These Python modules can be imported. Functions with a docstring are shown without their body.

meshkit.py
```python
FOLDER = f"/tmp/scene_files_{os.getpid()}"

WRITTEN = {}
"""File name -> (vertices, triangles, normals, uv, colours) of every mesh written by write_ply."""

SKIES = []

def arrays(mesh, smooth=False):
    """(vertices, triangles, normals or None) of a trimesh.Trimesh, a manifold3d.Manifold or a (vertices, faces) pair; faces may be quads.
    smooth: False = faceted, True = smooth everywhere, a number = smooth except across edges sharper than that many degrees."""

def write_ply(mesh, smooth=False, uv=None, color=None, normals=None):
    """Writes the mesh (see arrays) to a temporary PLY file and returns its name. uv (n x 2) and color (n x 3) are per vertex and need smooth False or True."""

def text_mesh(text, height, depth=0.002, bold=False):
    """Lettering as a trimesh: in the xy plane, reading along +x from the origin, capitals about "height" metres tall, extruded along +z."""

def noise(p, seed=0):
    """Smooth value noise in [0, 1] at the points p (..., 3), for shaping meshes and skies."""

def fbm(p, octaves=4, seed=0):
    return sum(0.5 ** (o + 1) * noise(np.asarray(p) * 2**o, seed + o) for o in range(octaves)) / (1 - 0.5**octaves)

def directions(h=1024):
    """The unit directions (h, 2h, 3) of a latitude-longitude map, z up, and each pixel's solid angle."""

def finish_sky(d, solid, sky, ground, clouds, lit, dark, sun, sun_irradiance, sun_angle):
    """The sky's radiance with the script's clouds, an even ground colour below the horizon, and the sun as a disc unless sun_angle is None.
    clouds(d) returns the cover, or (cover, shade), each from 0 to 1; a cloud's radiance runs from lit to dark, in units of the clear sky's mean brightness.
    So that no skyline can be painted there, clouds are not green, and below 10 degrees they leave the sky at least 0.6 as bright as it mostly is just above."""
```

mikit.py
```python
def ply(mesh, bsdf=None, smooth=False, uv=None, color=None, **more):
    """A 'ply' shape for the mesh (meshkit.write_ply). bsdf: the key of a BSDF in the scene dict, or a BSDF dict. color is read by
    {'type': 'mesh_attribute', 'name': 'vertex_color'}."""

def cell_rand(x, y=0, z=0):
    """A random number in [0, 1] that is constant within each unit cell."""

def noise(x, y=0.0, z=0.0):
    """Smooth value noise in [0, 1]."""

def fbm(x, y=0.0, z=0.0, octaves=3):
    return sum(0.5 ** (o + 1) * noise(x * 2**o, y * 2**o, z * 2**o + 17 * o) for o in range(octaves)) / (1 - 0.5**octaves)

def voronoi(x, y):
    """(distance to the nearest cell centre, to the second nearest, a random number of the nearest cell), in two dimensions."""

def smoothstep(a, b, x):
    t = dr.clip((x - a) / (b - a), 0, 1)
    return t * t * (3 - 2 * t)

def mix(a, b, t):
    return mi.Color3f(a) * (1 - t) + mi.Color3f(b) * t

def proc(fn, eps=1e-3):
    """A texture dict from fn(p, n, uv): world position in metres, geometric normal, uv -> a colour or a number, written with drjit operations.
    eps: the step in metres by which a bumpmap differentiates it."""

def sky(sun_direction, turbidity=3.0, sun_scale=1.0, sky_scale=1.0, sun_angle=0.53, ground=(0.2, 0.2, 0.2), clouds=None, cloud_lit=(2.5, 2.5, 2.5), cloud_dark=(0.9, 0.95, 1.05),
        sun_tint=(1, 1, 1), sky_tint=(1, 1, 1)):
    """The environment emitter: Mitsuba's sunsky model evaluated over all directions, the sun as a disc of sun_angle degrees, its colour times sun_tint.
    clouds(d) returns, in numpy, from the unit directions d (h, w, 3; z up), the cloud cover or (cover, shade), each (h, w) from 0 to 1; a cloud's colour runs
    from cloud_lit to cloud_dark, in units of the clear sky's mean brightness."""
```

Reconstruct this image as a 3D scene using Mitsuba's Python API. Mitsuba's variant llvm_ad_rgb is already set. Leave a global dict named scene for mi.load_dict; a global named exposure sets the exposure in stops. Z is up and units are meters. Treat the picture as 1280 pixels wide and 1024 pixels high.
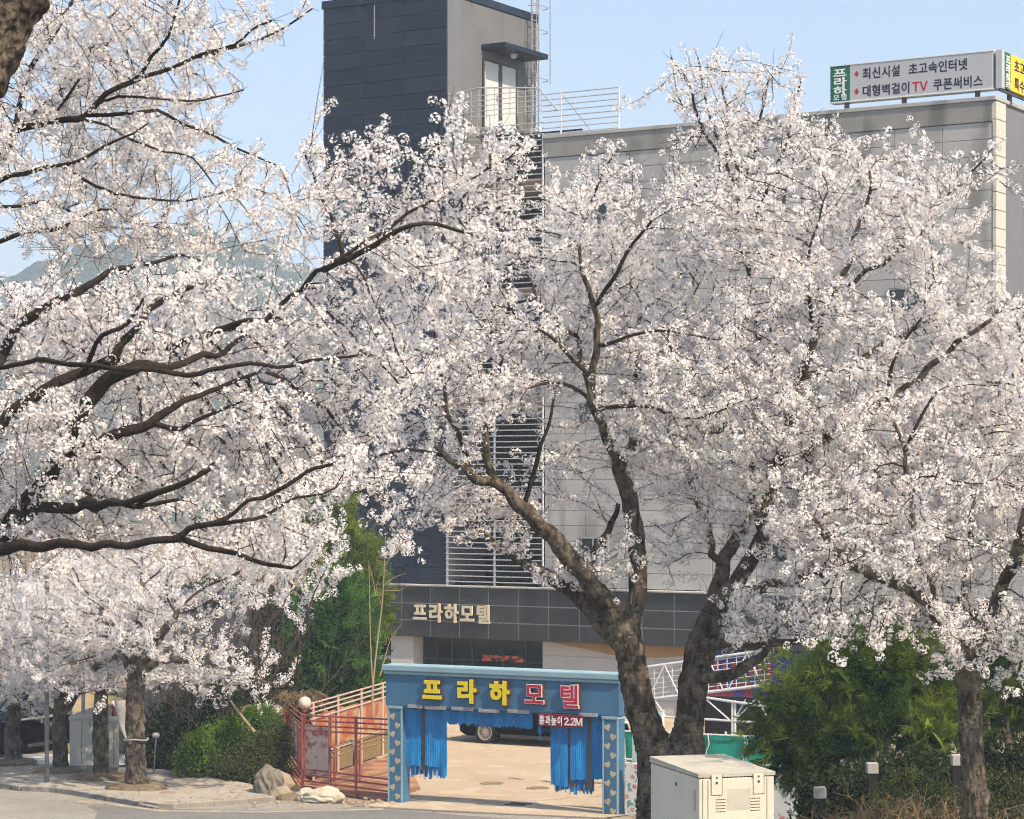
import math, json
import numpy as np, trimesh, drjit as dr, mitsuba as mi, mikit, meshkit
from scipy.spatial import cKDTree
from shapely.geometry import Polygon, box as sbox
from shapely import affinity
from shapely.ops import unary_union
from mikit import proc, noise, fbm, smoothstep, mix, cell_rand, voronoi

T = mi.ScalarTransform4f
scene, labels = {}, {}

# ------------------------------------------------------------------ camera, sky, exposure
F, HZ, EYE = 3000.0, 605.0, 7.4          # focal length and horizon row in photo pixels (1280 x 1024), eye height
scene['camera'] = {'type': 'perspective', 'fov': math.degrees(2 * math.atan(640 / F)), 'fov_axis': 'x', 'near_clip': 0.5, 'far_clip': 9000.0,
                   'principal_point_offset_x': 0.0, 'principal_point_offset_y': -(HZ - 512) / 1024,
                   'to_world': T().look_at(origin=[0, 0, EYE], target=[0, 10, EYE], up=[0, 0, 1]),
                   'medium': {'type': 'ref', 'id': 'air'}}
SUN = np.array([0.56, -0.60, 0.84])
scene['sky'] = mikit.sky(SUN.tolist(), turbidity=4.0, sun_scale=1.0, sky_scale=1.35, ground=(0.22, 0.21, 0.2), sun_tint=(1.0, 0.985, 0.96), sky_tint=(1.2, 1.08, 0.97))
exposure = 2.1
scene['air'] = {'type': 'homogeneous', 'albedo': {'type': 'rgb', 'value': [0.70, 0.85, 1.0]}, 'sigma_t': 0.0008}

# ------------------------------------------------------------------ helpers
def P(px, py, y):
    """the point at distance y that the photograph shows at pixel (px, py)"""
    return np.array([(px - 640) / F * y, y, EYE + (HZ - py) / F * y])

def zg(y):
    """height of the street: level round the gate, climbing towards the viewer"""
    y = np.asarray(y, float)
    return 0.1 * 1.5 * np.log1p(np.exp(np.clip((53.0 - y) / 1.5, -40, 40)))

used = {}
def key_of(name):
    n = used.get(name, -1) + 1
    used[name] = n
    return name if n == 0 else f'{name}_{n:03d}'

def thing(name, label, cat, group=None, kind=None):
    k = key_of(name)
    labels[k] = {'label': label, 'category': cat}
    if group: labels[k]['group'] = group
    if kind: labels[k]['kind'] = kind
    return k

def put(name, mesh, bsdf, parent=None, smooth=False, to_world=None, kind=None, label=None, **kw):
    k = key_of(name if parent is None else f'{parent}__{name}')
    d = mesh if isinstance(mesh, dict) else mikit.ply(mesh, 'm_' + bsdf, smooth=smooth, **kw)
    if to_world is not None: d = {**d, 'to_world': to_world}
    scene[k] = d
    if kind or label:
        labels.setdefault(k, {})
        if kind: labels[k]['kind'] = kind
        if label: labels[k]['label'] = label
    return k

def struct(name, mesh, bsdf, label=None, smooth=False, to_world=None):
    k = put(name, mesh, bsdf, smooth=smooth, to_world=to_world)
    labels[k] = {'kind': 'structure'}
    if label: labels[k].update(label=label, category=name.replace('_', ' '))
    return k

def M4(m):
    return T(np.asarray(m, float).tolist())

def frame(origin, xdir):
    """local frame: x along xdir (level), y to its left (away from us), z up"""
    x = np.array([xdir[0], xdir[1], 0.0]); x /= np.linalg.norm(x)
    m = np.eye(4); m[:3, 0] = x; m[:3, 1] = [-x[1], x[0], 0]; m[:3, 3] = origin
    return m

def move(mesh, m):
    mesh = mesh.copy(); mesh.apply_transform(np.asarray(m, float)); return mesh

def cbox(x0, x1, y0, y1, z0, z1, c=0.006):
    """box with chamfered edges (44 triangles), or plain when c is 0"""
    lo, hi = np.array([x0, y0, z0], float), np.array([x1, y1, z1], float)
    if c <= 0 or c * 2.2 > (hi - lo).min():
        return trimesh.creation.box(bounds=[lo, hi])
    pts = []
    for sx in (0, 1):
        for sy in (0, 1):
            for sz in (0, 1):
                s = np.array([sx, sy, sz]); p = np.where(s, hi, lo); q = np.where(s, -c, c)
                for k in range(3):
                    o = q.copy(); o[k] = 0; pts.append(p + o)
    return trimesh.Trimesh(*hull(np.array(pts)), process=False)

def hull(pts):
    h = trimesh.convex.convex_hull(pts)
    return h.vertices, h.faces

def cat(ms):
    return trimesh.util.concatenate(ms)

def tube(points, radii, sides=6, wob=0.0, seed=0, cap=True, furrow=0.0):
    p = np.asarray(points, float); n = len(p)
    r = np.broadcast_to(np.asarray(radii, float), (n,))
    t = np.gradient(p, axis=0); t /= np.linalg.norm(t, axis=1, keepdims=True) + 1e-12
    a = np.cross(t[0], [0, 0, 1.0]) if abs(t[0, 2]) < 0.9 else np.cross(t[0], [1.0, 0, 0])
    A = np.zeros((n, 3))
    for i in range(n):
        a = a - t[i] * (a @ t[i]); a /= np.linalg.norm(a) + 1e-12; A[i] = a
    Bv = np.cross(t, A)
    ang = np.arange(sides) * 2 * np.pi / sides
    rr = r[:, None] * np.ones((1, sides))
    d = np.cos(ang)[None, :, None] * A[:, None] + np.sin(ang)[None, :, None] * Bv[:, None]
    if wob:
        q = p[:, None] + d * r[:, None, None]
        rr = rr * (1 + wob * (meshkit.fbm(q * np.array([9.0, 9.0, 3.0]), 3, seed) - 0.5) * 2 + 0.5 * wob * (meshkit.noise(q * np.array([30.0, 30.0, 7.0]), seed + 5) - 0.5) * 2)
    if furrow:                                                            # plates and furrows of old bark, knots
        q = p[:, None] + d * r[:, None, None]
        k = meshkit.fbm(q * np.array([22.0, 22.0, 7.0]), 3, seed + 11)
        rr = rr * (1 - furrow * np.clip(1 - np.abs(k - 0.5) * 9, 0, 1) + 0.5 * furrow * np.clip((meshkit.noise(q * np.array([5.0, 5.0, 4.0]), seed + 3) - 0.74) * 6, 0, 1) * 3)
    v = p[:, None] + d * rr[..., None]
    i, j = np.meshgrid(np.arange(n - 1), np.arange(sides), indexing='ij')
    q = np.stack([i * sides + j, i * sides + (j + 1) % sides, (i + 1) * sides + (j + 1) % sides, (i + 1) * sides + j], -1).reshape(-1, 4)
    f = np.vstack([q[:, [0, 1, 2]], q[:, [0, 2, 3]]])
    v = v.reshape(-1, 3)
    if cap:
        v = np.vstack([v, p[:1], p[-1:]])
        k = np.arange(sides)
        f = np.vstack([f, np.stack([k * 0 + n * sides, (k + 1) % sides, k], 1), np.stack([k * 0 + n * sides + 1, (n - 1) * sides + k, (n - 1) * sides + (k + 1) % sides], 1)])
    return trimesh.Trimesh(v, f, process=False)

def rod(a, b, r, sides=8):
    return tube([a, b], r, sides)

def spline(pts, step):
    """Catmull-Rom through the points (columns beyond the third are carried along), resampled every step metres"""
    pts = np.asarray(pts, float)
    q = np.vstack([2 * pts[0] - pts[1], pts, 2 * pts[-1] - pts[-2]])
    out = []
    for i in range(1, len(q) - 2):
        n = max(2, int(np.ceil(np.linalg.norm(q[i + 1, :3] - q[i, :3]) / step)))
        t = (np.arange(n) / n)[:, None]
        a, b, c, d = q[i - 1:i + 3]
        out.append(0.5 * (2 * b + (c - a) * t + (2 * a - 5 * b + 4 * c - d) * t ** 2 + (3 * b - a - 3 * c + d) * t ** 3))
    return np.vstack(out + [pts[-1:]])

# ------------------------------------------------------------------ materials
def C_(c): c = mi.Color3f(*map(float, c)); dr.make_opaque(c); return c        # kept as data, so that alike materials share compiled code
def F_(x): x = mi.Float(float(x)); dr.make_opaque(x); return x
def mottle(c0, c1, sx, sy=None, sz=None, lo=0.3, hi=0.7):
    c0, c1, sx, sy, sz, lo, hi = C_(c0), C_(c1), F_(sx), F_(sx if sy is None else sy), F_(sx if sz is None else sz), F_(lo), F_(hi)
    return proc(lambda p, n, uv: mix(c0, c1, smoothstep(lo, hi, fbm(p.x * sx, p.y * sy, p.z * sz, 3))))
def grime(c0, c1, sc=1.0, streak=0.3, dark=(0.08, 0.075, 0.065)):
    c0, c1, dark, sc, streak = C_(c0), C_(c1), C_(dark), F_(sc), F_(streak)
    def f(p, n, uv):
        a = fbm(p.x * 1.1 * sc, p.y * 1.1 * sc, p.z * 1.1 * sc, 3); g = noise(p.x * 18 * sc, p.y * 18 * sc, p.z * 18 * sc)
        c = mix(c0, c1, a * 0.65 + g * 0.35)
        s = smoothstep(0.55, 0.8, fbm((p.x + p.y * 0.6) * 3.1, 0.5, p.z * 0.25, 2))
        return mix(c, dark, s * streak)
    return proc(f)
def rgb(*c): return {'type': 'rgb', 'value': list(c)}
def bsdf(key, col, rough=0.6, spec=0.3, bump=None, bscale=0.003, metal=0.0, **kw):
    b = {'type': 'principled', 'base_color': col if isinstance(col, dict) else rgb(*col), 'roughness': rough, 'specular': spec, 'metallic': metal, **kw}
    if bump is not None:
        b = {'type': 'bumpmap', 'arbitrary': proc(bump, 0.004), 'scale': bscale, 'bsdf': b}
    scene['m_' + key] = {'type': 'twosided', 'bsdf': b}
    return key

# ------------------------------------------------------------------ the lie of the land
G_ORG = P(482, 605, 55.6); G = frame([G_ORG[0], G_ORG[1], 0], [.886, -.463])      # the gate: x along its front, y into the yard
B_ORG = P(404, 605, 82.6); B = frame([B_ORG[0], B_ORG[1], 0], [.853, -.521])      # the motel: x along its front, y into the building
def gw(x, y, z=0.0): return (G @ np.array([x, y, z, 1.0]))[:3]

def sheet(poly, lift, cell=1.0, height=None):
    """a polygon (world x, y) as a sheet draped over the street's height, lifted"""
    poly = Polygon(poly) if not hasattr(poly, 'geom_type') else poly
    x0, y0, x1, y1 = poly.bounds; V, Fc, at = [], [], 0
    ys = np.arange(np.floor(y0 / cell) * cell, y1, cell)
    for a in ys:                                            # strips across the slope
        g = poly.intersection(sbox(x0 - 1, a, x1 + 1, a + cell))
        for p in getattr(g, 'geoms', [g]):
            if p.geom_type != 'Polygon' or p.area < 1e-6: continue
            v, f = trimesh.creation.triangulate_polygon(p, engine='earcut')
            V.append(v); Fc.append(f + at); at += len(v)
    v = np.vstack(V); z = (zg(v[:, 1]) if height is None else height(v)) + lift
    m = trimesh.Trimesh(np.column_stack([v, z]), np.vstack(Fc), process=False)
    if m.face_normals[:, 2].mean() < 0: m.invert()
    return m
def slab(poly, h, lift=0.0):
    """a raised slab with vertical edges following the slope"""
    poly = Polygon(poly) if not hasattr(poly, 'geom_type') else poly
    top = sheet(poly, h + lift)
    c = np.array(poly.segmentize(0.6).exterior.coords); n = len(c)
    lo = np.column_stack([c, zg(c[:, 1]) + lift - 0.15]); hi = np.column_stack([c, zg(c[:, 1]) + h + lift])
    i = np.arange(n - 1)
    f = np.vstack([np.stack([i, i + 1, i + 1 + n], 1), np.stack([i, i + 1 + n, i + n], 1)])
    return cat([top, trimesh.Trimesh(np.vstack([lo, hi]), f, process=False)])
def gp(px, py):
    """where the level ground lies at that pixel"""
    y = EYE * F / (py - HZ); return ((px - 640) / F * y, y)

def ground_col(p, n, uv):
    a = fbm(p.x * 0.9, p.y * 0.9, 0, 4); g = fbm(p.x * 14, p.y * 14, 3, 3)
    c = mix((0.13, 0.10, 0.07), (0.26, 0.21, 0.15), smoothstep(0.3, 0.7, a * 0.6 + g * 0.4))
    return mix(c, (0.20, 0.085, 0.05), smoothstep(0.58, 0.7, fbm(p.x * 3, p.y * 3, 7, 3)) * 0.6)
bsdf('soil', proc(ground_col), 0.95, 0.1, bump=lambda p, n, uv: fbm(p.x * 9, p.y * 9, 0, 4), bscale=0.04)
def asphalt_col(p, n, uv):
    g = noise(p.x * 60, p.y * 60, 0) * 0.5 + noise(p.x * 23, p.y * 23, 4) * 0.5
    a = fbm(p.x * 0.5, p.y * 0.7, 2, 4)
    c = mix((0.17, 0.16, 0.145), (0.30, 0.285, 0.255), a * 0.65 + g * 0.35)
    q = smoothstep(0.006, 0.0, dr.abs(voronoi(p.x * 0.5, p.y * 0.5)[1] - voronoi(p.x * 0.5, p.y * 0.5)[0]) - 0.012)
    return mix(c, (0.07, 0.065, 0.06), q * 0.6)
bsdf('asphalt', proc(asphalt_col), 0.9, 0.2, bump=lambda p, n, uv: noise(p.x * 55, p.y * 55, 0), bscale=0.006)
bsdf('fresh_asphalt', grime((0.10, 0.10, 0.10), (0.19, 0.185, 0.18), 2.0, 0.1), 0.9, 0.2)
GI = np.linalg.inv(G)
def gate_xy(p):
    return (p.x * float(GI[0, 0]) + p.y * float(GI[0, 1]) + float(GI[0, 3]), p.x * float(GI[1, 0]) + p.y * float(GI[1, 1]) + float(GI[1, 3]))
def crack(x, y, x0, y0, x1, y1, w):
    L = math.hypot(x1 - x0, y1 - y0); ux, uy = (x1 - x0) / L, (y1 - y0) / L
    s = (x - x0) * ux + (y - y0) * uy; d = dr.abs((y - y0) * ux - (x - x0) * uy + (noise(s * 2.2) - 0.5) * 0.35 + (noise(s * 9) - 0.5) * 0.07)
    return dr.select((s > 0) & (s < L), smoothstep(w, w * 0.4, d), 0.0) * smoothstep(0.15, 0.4, noise(s * 3, 5))
def yard_col(p, n, uv):
    x, y = gate_xy(p)
    g = noise(x * 30, y * 30) * 0.5 + noise(x * 11, y * 11, 3) * 0.5
    a = fbm(x * 0.6, y * 0.6, 1, 4)
    c = mix((0.27, 0.215, 0.155), (0.43, 0.36, 0.275), a * 0.6 + g * 0.4)
    c = mix(c, (0.50, 0.44, 0.35), smoothstep(0.6, 0.72, fbm(x * 1.7, y * 1.7, 8, 3)) * 0.3)
    k = dr.maximum(dr.maximum(crack(x, y, 0.3, 5.6, 6.5, 4.6, 0.13), crack(x, y, 2.0, 1.0, 4.6, 4.0, 0.035)), dr.maximum(crack(x, y, 0.0, 9.2, 2.5, 8.4, 0.05), crack(x, y, 2.4, 0.9, 9.0, 3.2, 0.03)))
    return mix(c, (0.10, 0.08, 0.06), k * 0.85)
bsdf('yard', proc(yard_col), 0.92, 0.15, bump=lambda p, n, uv: fbm(p.x * 16, p.y * 16, 0, 3), bscale=0.012)
def paving_col(p, n, uv):
    a = fbm(p.x * 1.3, p.y * 1.3, 5, 4); g = noise(p.x * 26, p.y * 26)
    c = mix((0.20, 0.185, 0.155), (0.38, 0.355, 0.31), a * 0.6 + g * 0.4)
    return mix(c, (0.15, 0.08, 0.05), smoothstep(0.66, 0.74, fbm(p.x * 5, p.y * 5, 2, 3)) * 0.5)
bsdf('paving', proc(paving_col), 0.9, 0.2)
bsdf('kerbstone', mottle((0.16, 0.155, 0.145), (0.30, 0.29, 0.27), 6), 0.85, 0.2)
bsdf('pale_road', mottle((0.40, 0.40, 0.39), (0.55, 0.54, 0.52), 0.8), 0.9, 0.2)

# ground as one sheet to the hills
xs = np.concatenate([np.linspace(-1500, -60, 14), np.linspace(-40, 40, 21), np.linspace(60, 1500, 14)])
ysg = np.concatenate([np.arange(-60, 66, 2.0), np.array([70, 80, 100, 140, 200, 400, 800, 1600])])
gx, gy = np.meshgrid(xs, ysg); gv = np.column_stack([gx.ravel(), gy.ravel(), np.where(gy.ravel() < 53, zg(gy.ravel()), zg(gy.ravel())) - 0.02])
ci, cj = np.meshgrid(np.arange(len(ysg) - 1), np.arange(len(xs) - 1), indexing='ij'); w_ = len(xs); ci = ci * w_ + cj
struct('ground', (gv, np.stack([ci.ravel(), ci.ravel() + 1, ci.ravel() + 1 + w_, ci.ravel() + w_], 1)), 'soil')
gateline = [gw(-40, -0.9)[:2], gw(40, -0.9)[:2]]
struct('road', sheet([gw(-60, -0.75)[:2], gw(-8.9, -0.75)[:2], gw(-0.4, -0.85)[:2], gw(6.4, -0.85)[:2], gw(40, -0.85)[:2], gw(40, -40)[:2], gw(-40, -40)[:2]], 0.0), 'asphalt')
struct('road_patch', sheet([gp(106, 1008), gp(200, 1014), gp(330, 1017), gp(470, 1013), gp(640, 1034), gp(640, 1100), gp(110, 1060), gp(122, 1020)], 0.004), 'fresh_asphalt')
struct('yard', sheet([gw(-0.05, -0.85)[:2], gw(6.0, -0.85)[:2], gw(6.2, .2)[:2], gw(12, 2.5)[:2], gw(12, 26)[:2], gw(-26, 26)[:2], gw(-4.0, 7)[:2], gw(-.2, 1)[:2]], 0.004), 'yard')
struct('gutter', sheet([gw(-.2, -1.15)[:2], gw(6.3, -1.15)[:2], gw(6.3, -.95)[:2], gw(-.2, -.95)[:2]], 0.009), 'fresh_asphalt')
walk = Polygon([gp(28, 988), gp(72, 990), gp(140, 1002), gp(197, 1013), gp(216, 1014), gp(290, 1008), gp(345, 1003), gp(312, 985), gp(250, 974), gp(205, 967), gp(130, 962), gp(50, 960), gp(-60, 962), gp(-60, 982), gp(0, 984)])
struct('pavement', slab(walk, 0.10), 'paving')
# kerb: single stones along the front edge of the pavement
kb = thing('kerb', 'grey stone kerb along the front edge of the left pavement', 'kerb')
kc = np.array([gp(-60, 983), gp(0, 985), gp(28, 989), gp(72, 991), gp(140, 1003), gp(197, 1014)])
kc = spline(np.column_stack([kc, np.zeros(len(kc))]), 0.9)
for i in range(len(kc) - 1):
    a, b = kc[i, :2], kc[i + 1, :2]; d = b - a; L = np.linalg.norm(d)
    end = i == len(kc) - 2
    put('kerbstone', cbox(0.008, L - 0.008, -0.09, 0.06, -0.1, 0.125 if not end else 0.06, 0.012), 'kerbstone', kb, to_world=M4(frame([a[0], a[1], zg(a[1])], d)))
# yellow edge line, worn
bsdf('yellow_line', mottle((0.25, 0.235, 0.2), (0.42, 0.34, 0.16), 5, lo=.45, hi=.8), 0.9, 0.2)
struct('edge_line', sheet([gp(96, 1005), gp(140, 1009), gp(200, 1019), gp(330, 1021), gp(480, 1016), gp(480, 1013.5), gp(330, 1018.5), gp(200, 1016.5), gp(140, 1006.5), gp(100, 1003)], 0.008), 'yellow_line')
struct('far_road', sheet([gp(-200, 970), gp(200, 955), gp(215, 943), gp(-200, 943)], 0.006), 'pale_road')
# the bank beyond the far road and the hazy hill
def bank_col(p, n, uv):
    a = fbm(p.x * 0.8, p.y * 0.8, p.z * 0.8, 4); g = noise(p.x * 12, p.y * 12, p.z * 12)
    c = mix((0.24, 0.19, 0.11), (0.44, 0.36, 0.24), a * 0.6 + g * 0.4)
    return mix(c, (0.12, 0.13, 0.06), smoothstep(0.55, 0.7, fbm(p.x * 0.5, p.y * 0.5, 3, 3)) * 0.5)
bsdf('bank', proc(bank_col), 0.95, 0.1)
bx_, by_ = np.meshgrid(np.linspace(-60, -9, 80), np.linspace(0, 1, 24))
bz = by_ ** 0.8 * 3.4 + (meshkit.fbm(np.stack([bx_ * .5, by_ * 12, bx_ * 0], -1), 4, 3) - .5) * 0.9 * np.minimum(by_ * 6, 1)
bv = np.column_stack([bx_.ravel(), (66.8 + by_ * 26).ravel(), (bz - 0.02).ravel()])
ci, cj = np.meshgrid(np.arange(23), np.arange(79), indexing='ij'); ci = ci * 80 + cj
struct('bank', (bv, np.stack([ci.ravel(), ci.ravel() + 1, ci.ravel() + 81, ci.ravel() + 80], 1)), 'bank', smooth=True)
bsdf('forest', mottle((0.02, 0.035, 0.03), (0.06, 0.075, 0.05), 0.06), 0.95, 0.05)
hx, hy = np.meshgrid(np.concatenate([np.linspace(-1400, -420, 40), np.linspace(-410, 60, 260), np.linspace(75, 1400, 40)]), np.concatenate([np.linspace(350, 760, 30), np.linspace(768, 940, 60), np.linspace(950, 1500, 20)]))
prof = np.interp(hx / np.maximum(hy, 1) * F + 640, [-2500, -800, -200, 0, 120, 230, 330, 430, 640, 900, 1280, 2500], [60, 95, 80, 88, 97, 103, 97, 82, 60, 55, 60, 70])
hz = prof * np.exp(-((hy - 900) / 260.0) ** 2) + (meshkit.fbm(np.stack([hx / 90, hy / 90, hx * 0], -1), 5, 2) - 0.5) * 26 * np.exp(-((hy - 900) / 400.0) ** 2) + (meshkit.noise(np.stack([hx / 14, hy / 14, hx * 0], -1), 9) - .5) * 6 + (meshkit.noise(np.stack([hx / 5, hy / 5, hx * 0], -1), 19) - .5) * 6 - 4
ci, cj = np.meshgrid(np.arange(109), np.arange(339), indexing='ij'); ci = ci * 340 + cj
struct('hill', (np.column_stack([hx.ravel(), hy.ravel(), hz.ravel()]), np.stack([ci.ravel(), ci.ravel() + 1, ci.ravel() + 341, ci.ravel() + 340], 1)), 'forest', smooth=True)

# ------------------------------------------------------------------ the motel
for i, t_ in enumerate((0.0, 0.02, -0.02)):
    bsdf(f'pale_panel_{i}', grime((0.34 + t_, 0.34 + t_, 0.33 + t_), (0.48 + t_, 0.48 + t_, 0.465 + t_), 0.7, 0.5), 0.6, 0.3)
    bsdf(f'navy_panel_{i}', grime((0.010 + t_ * .1, 0.018 + t_ * .2, 0.038 + t_ * .3), (0.017 + t_ * .1, 0.028 + t_ * .2, 0.055 + t_ * .3), 0.8, 0.2, (0.06, 0.068, 0.085)), 0.5, 0.25)
    bsdf(f'granite_{i}', grime((0.028 + t_ * .3, 0.029 + t_ * .3, 0.032 + t_ * .3), (0.052 + t_ * .3, 0.053 + t_ * .3, 0.057 + t_ * .3), 1.6, 0.25, (0.12, 0.12, 0.12)), 0.45, 0.4)
bsdf('stained_fascia', grime((0.20, 0.20, 0.19), (0.34, 0.34, 0.325), 1.6, 0.75, (0.10, 0.095, 0.085)), 0.8, 0.2)
bsdf('joint', (0.10, 0.10, 0.10), 0.9)
bsdf('pale_joint', (0.42, 0.42, 0.42), 0.9)
bsdf('concrete', grime((0.125, 0.13, 0.138), (0.20, 0.205, 0.212), 1.2, 0.3), 0.85, 0.2, bump=lambda p, n, uv: fbm(p.x * 8, p.y * 8, p.z * 8, 3), bscale=0.015)
bsdf('blue_grey_wall', grime((0.14, 0.155, 0.175), (0.20, 0.215, 0.235), 0.8, 0.3), 0.8, 0.2)
bsdf('cream_stone', grime((0.47, 0.46, 0.415), (0.62, 0.61, 0.55), 1.3, 0.3, (0.2, 0.19, 0.15)), 0.7, 0.3)
bsdf('brown_slab', grime((0.22, 0.14, 0.10), (0.34, 0.23, 0.17), 1.0, 0.25), 0.8)
bsdf('void', (0.018, 0.018, 0.022), 0.8, 0.1)  # near-black; puts the interior shade of stairwell and ground floor into colour
bsdf('white_metal', (0.66, 0.68, 0.70), 0.45, 0.4); bsdf('louvre_metal', (0.44, 0.45, 0.47), 0.5, 0.4)
bsdf('grey_metal', (0.30, 0.31, 0.33), 0.45, 0.4)
bsdf('dark_metal', (0.05, 0.05, 0.055), 0.5, 0.4)
bsdf('dark_glass', (0.010, 0.016, 0.020), 0.08, 0.5)
bsdf('teal_glass', (0.02, 0.10, 0.11), 0.1, 0.6)
bsdf('door_white', grime((0.55, 0.55, 0.54), (0.68, 0.68, 0.66), 1.5, 0.15), 0.6)
bsdf('tile_wall', grime((0.50, 0.48, 0.46), (0.62, 0.60, 0.575), 1.0, 0.2, (0.3, 0.27, 0.24)), 0.7)
bsdf('plywood', grime((0.36, 0.22, 0.10), (0.50, 0.33, 0.17), 2.5, 0.25), 0.8)

mo = thing('motel_building', 'six storey grey and navy panelled motel with louvred stairwell, behind the blossoming trees', 'building')
MB = M4(B)
def bput(name, m, mat, parent=mo, **k): return put(name, m, mat, parent, to_world=MB, **k)
ZB0, ZB1, ZR, ZT = 2.28, 4.04, 18.72, 24.0
wall = bput('wall', cat([cbox(8.86, 24.05, 0.06, 13, ZB1 - .05, ZR - 0.02, 0), cbox(14, 24.05, 1.0, 13, -1, ZB1 - .05, 0)]), 'joint')
def panels(holder, name, x0, x1, z0, z1, nx, nz, mat, seed, gap=0.008, front=0.0, thick=0.05, skip=None):
    dx, dz = (x1 - x0) / nx, (z1 - z0) / nz
    rng = np.random.default_rng(seed)
    kinds = [mikit.ply(cbox(gap, dx - gap, 0, thick, gap, dz - gap, 0.004), f'm_{mat}_{q}') for q in range(3)]
    for j in range(nz):
        for i in range(nx):
            if skip and skip(x0 + i * dx, x0 + (i + 1) * dx, z0 + j * dz, z0 + (j + 1) * dz): continue
            m = np.eye(4); m[:3, 3] = [x0 + i * dx, front + rng.uniform(-.004, .004), z0 + j * dz]
            put(name, kinds[rng.integers(3)], None, holder, to_world=M4(B @ m))
panels(wall, 'panel', 8.86, 24.02, ZB1 + .02, ZR - 0.74, 10, 28, 'pale_panel', 4)
bput('fascia', cbox(8.86, 24.06, -0.05, 0.06, ZR - 0.73, ZR - 0.12, 0.01), 'stained_fascia', wall)
bput('coping', cat([cbox(8.84, 24.18, -0.10, 0.35, ZR - 0.12, ZR, 0.012), cbox(23.8, 24.18, 0.35, 12.9, ZR - 0.12, ZR, 0.012)]), 'pale_panel_0', wall)
side = bput('side_wall', cbox(24.05, 24.10, 0.82, 12.95, -1, ZR - 0.12, 0), 'blue_grey_wall')
blk = mikit.ply(cbox(24.05, 24.17, 0.0, 0.80, 0.01, 0.52, 0.008), 'm_cream_stone')
for j in range(36):
    m = np.eye(4); m[2, 3] = ZR - 0.14 - 0.53 * (j + 1)
    put('stone_block', blk, None, side, to_world=M4(B @ m))
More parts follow.
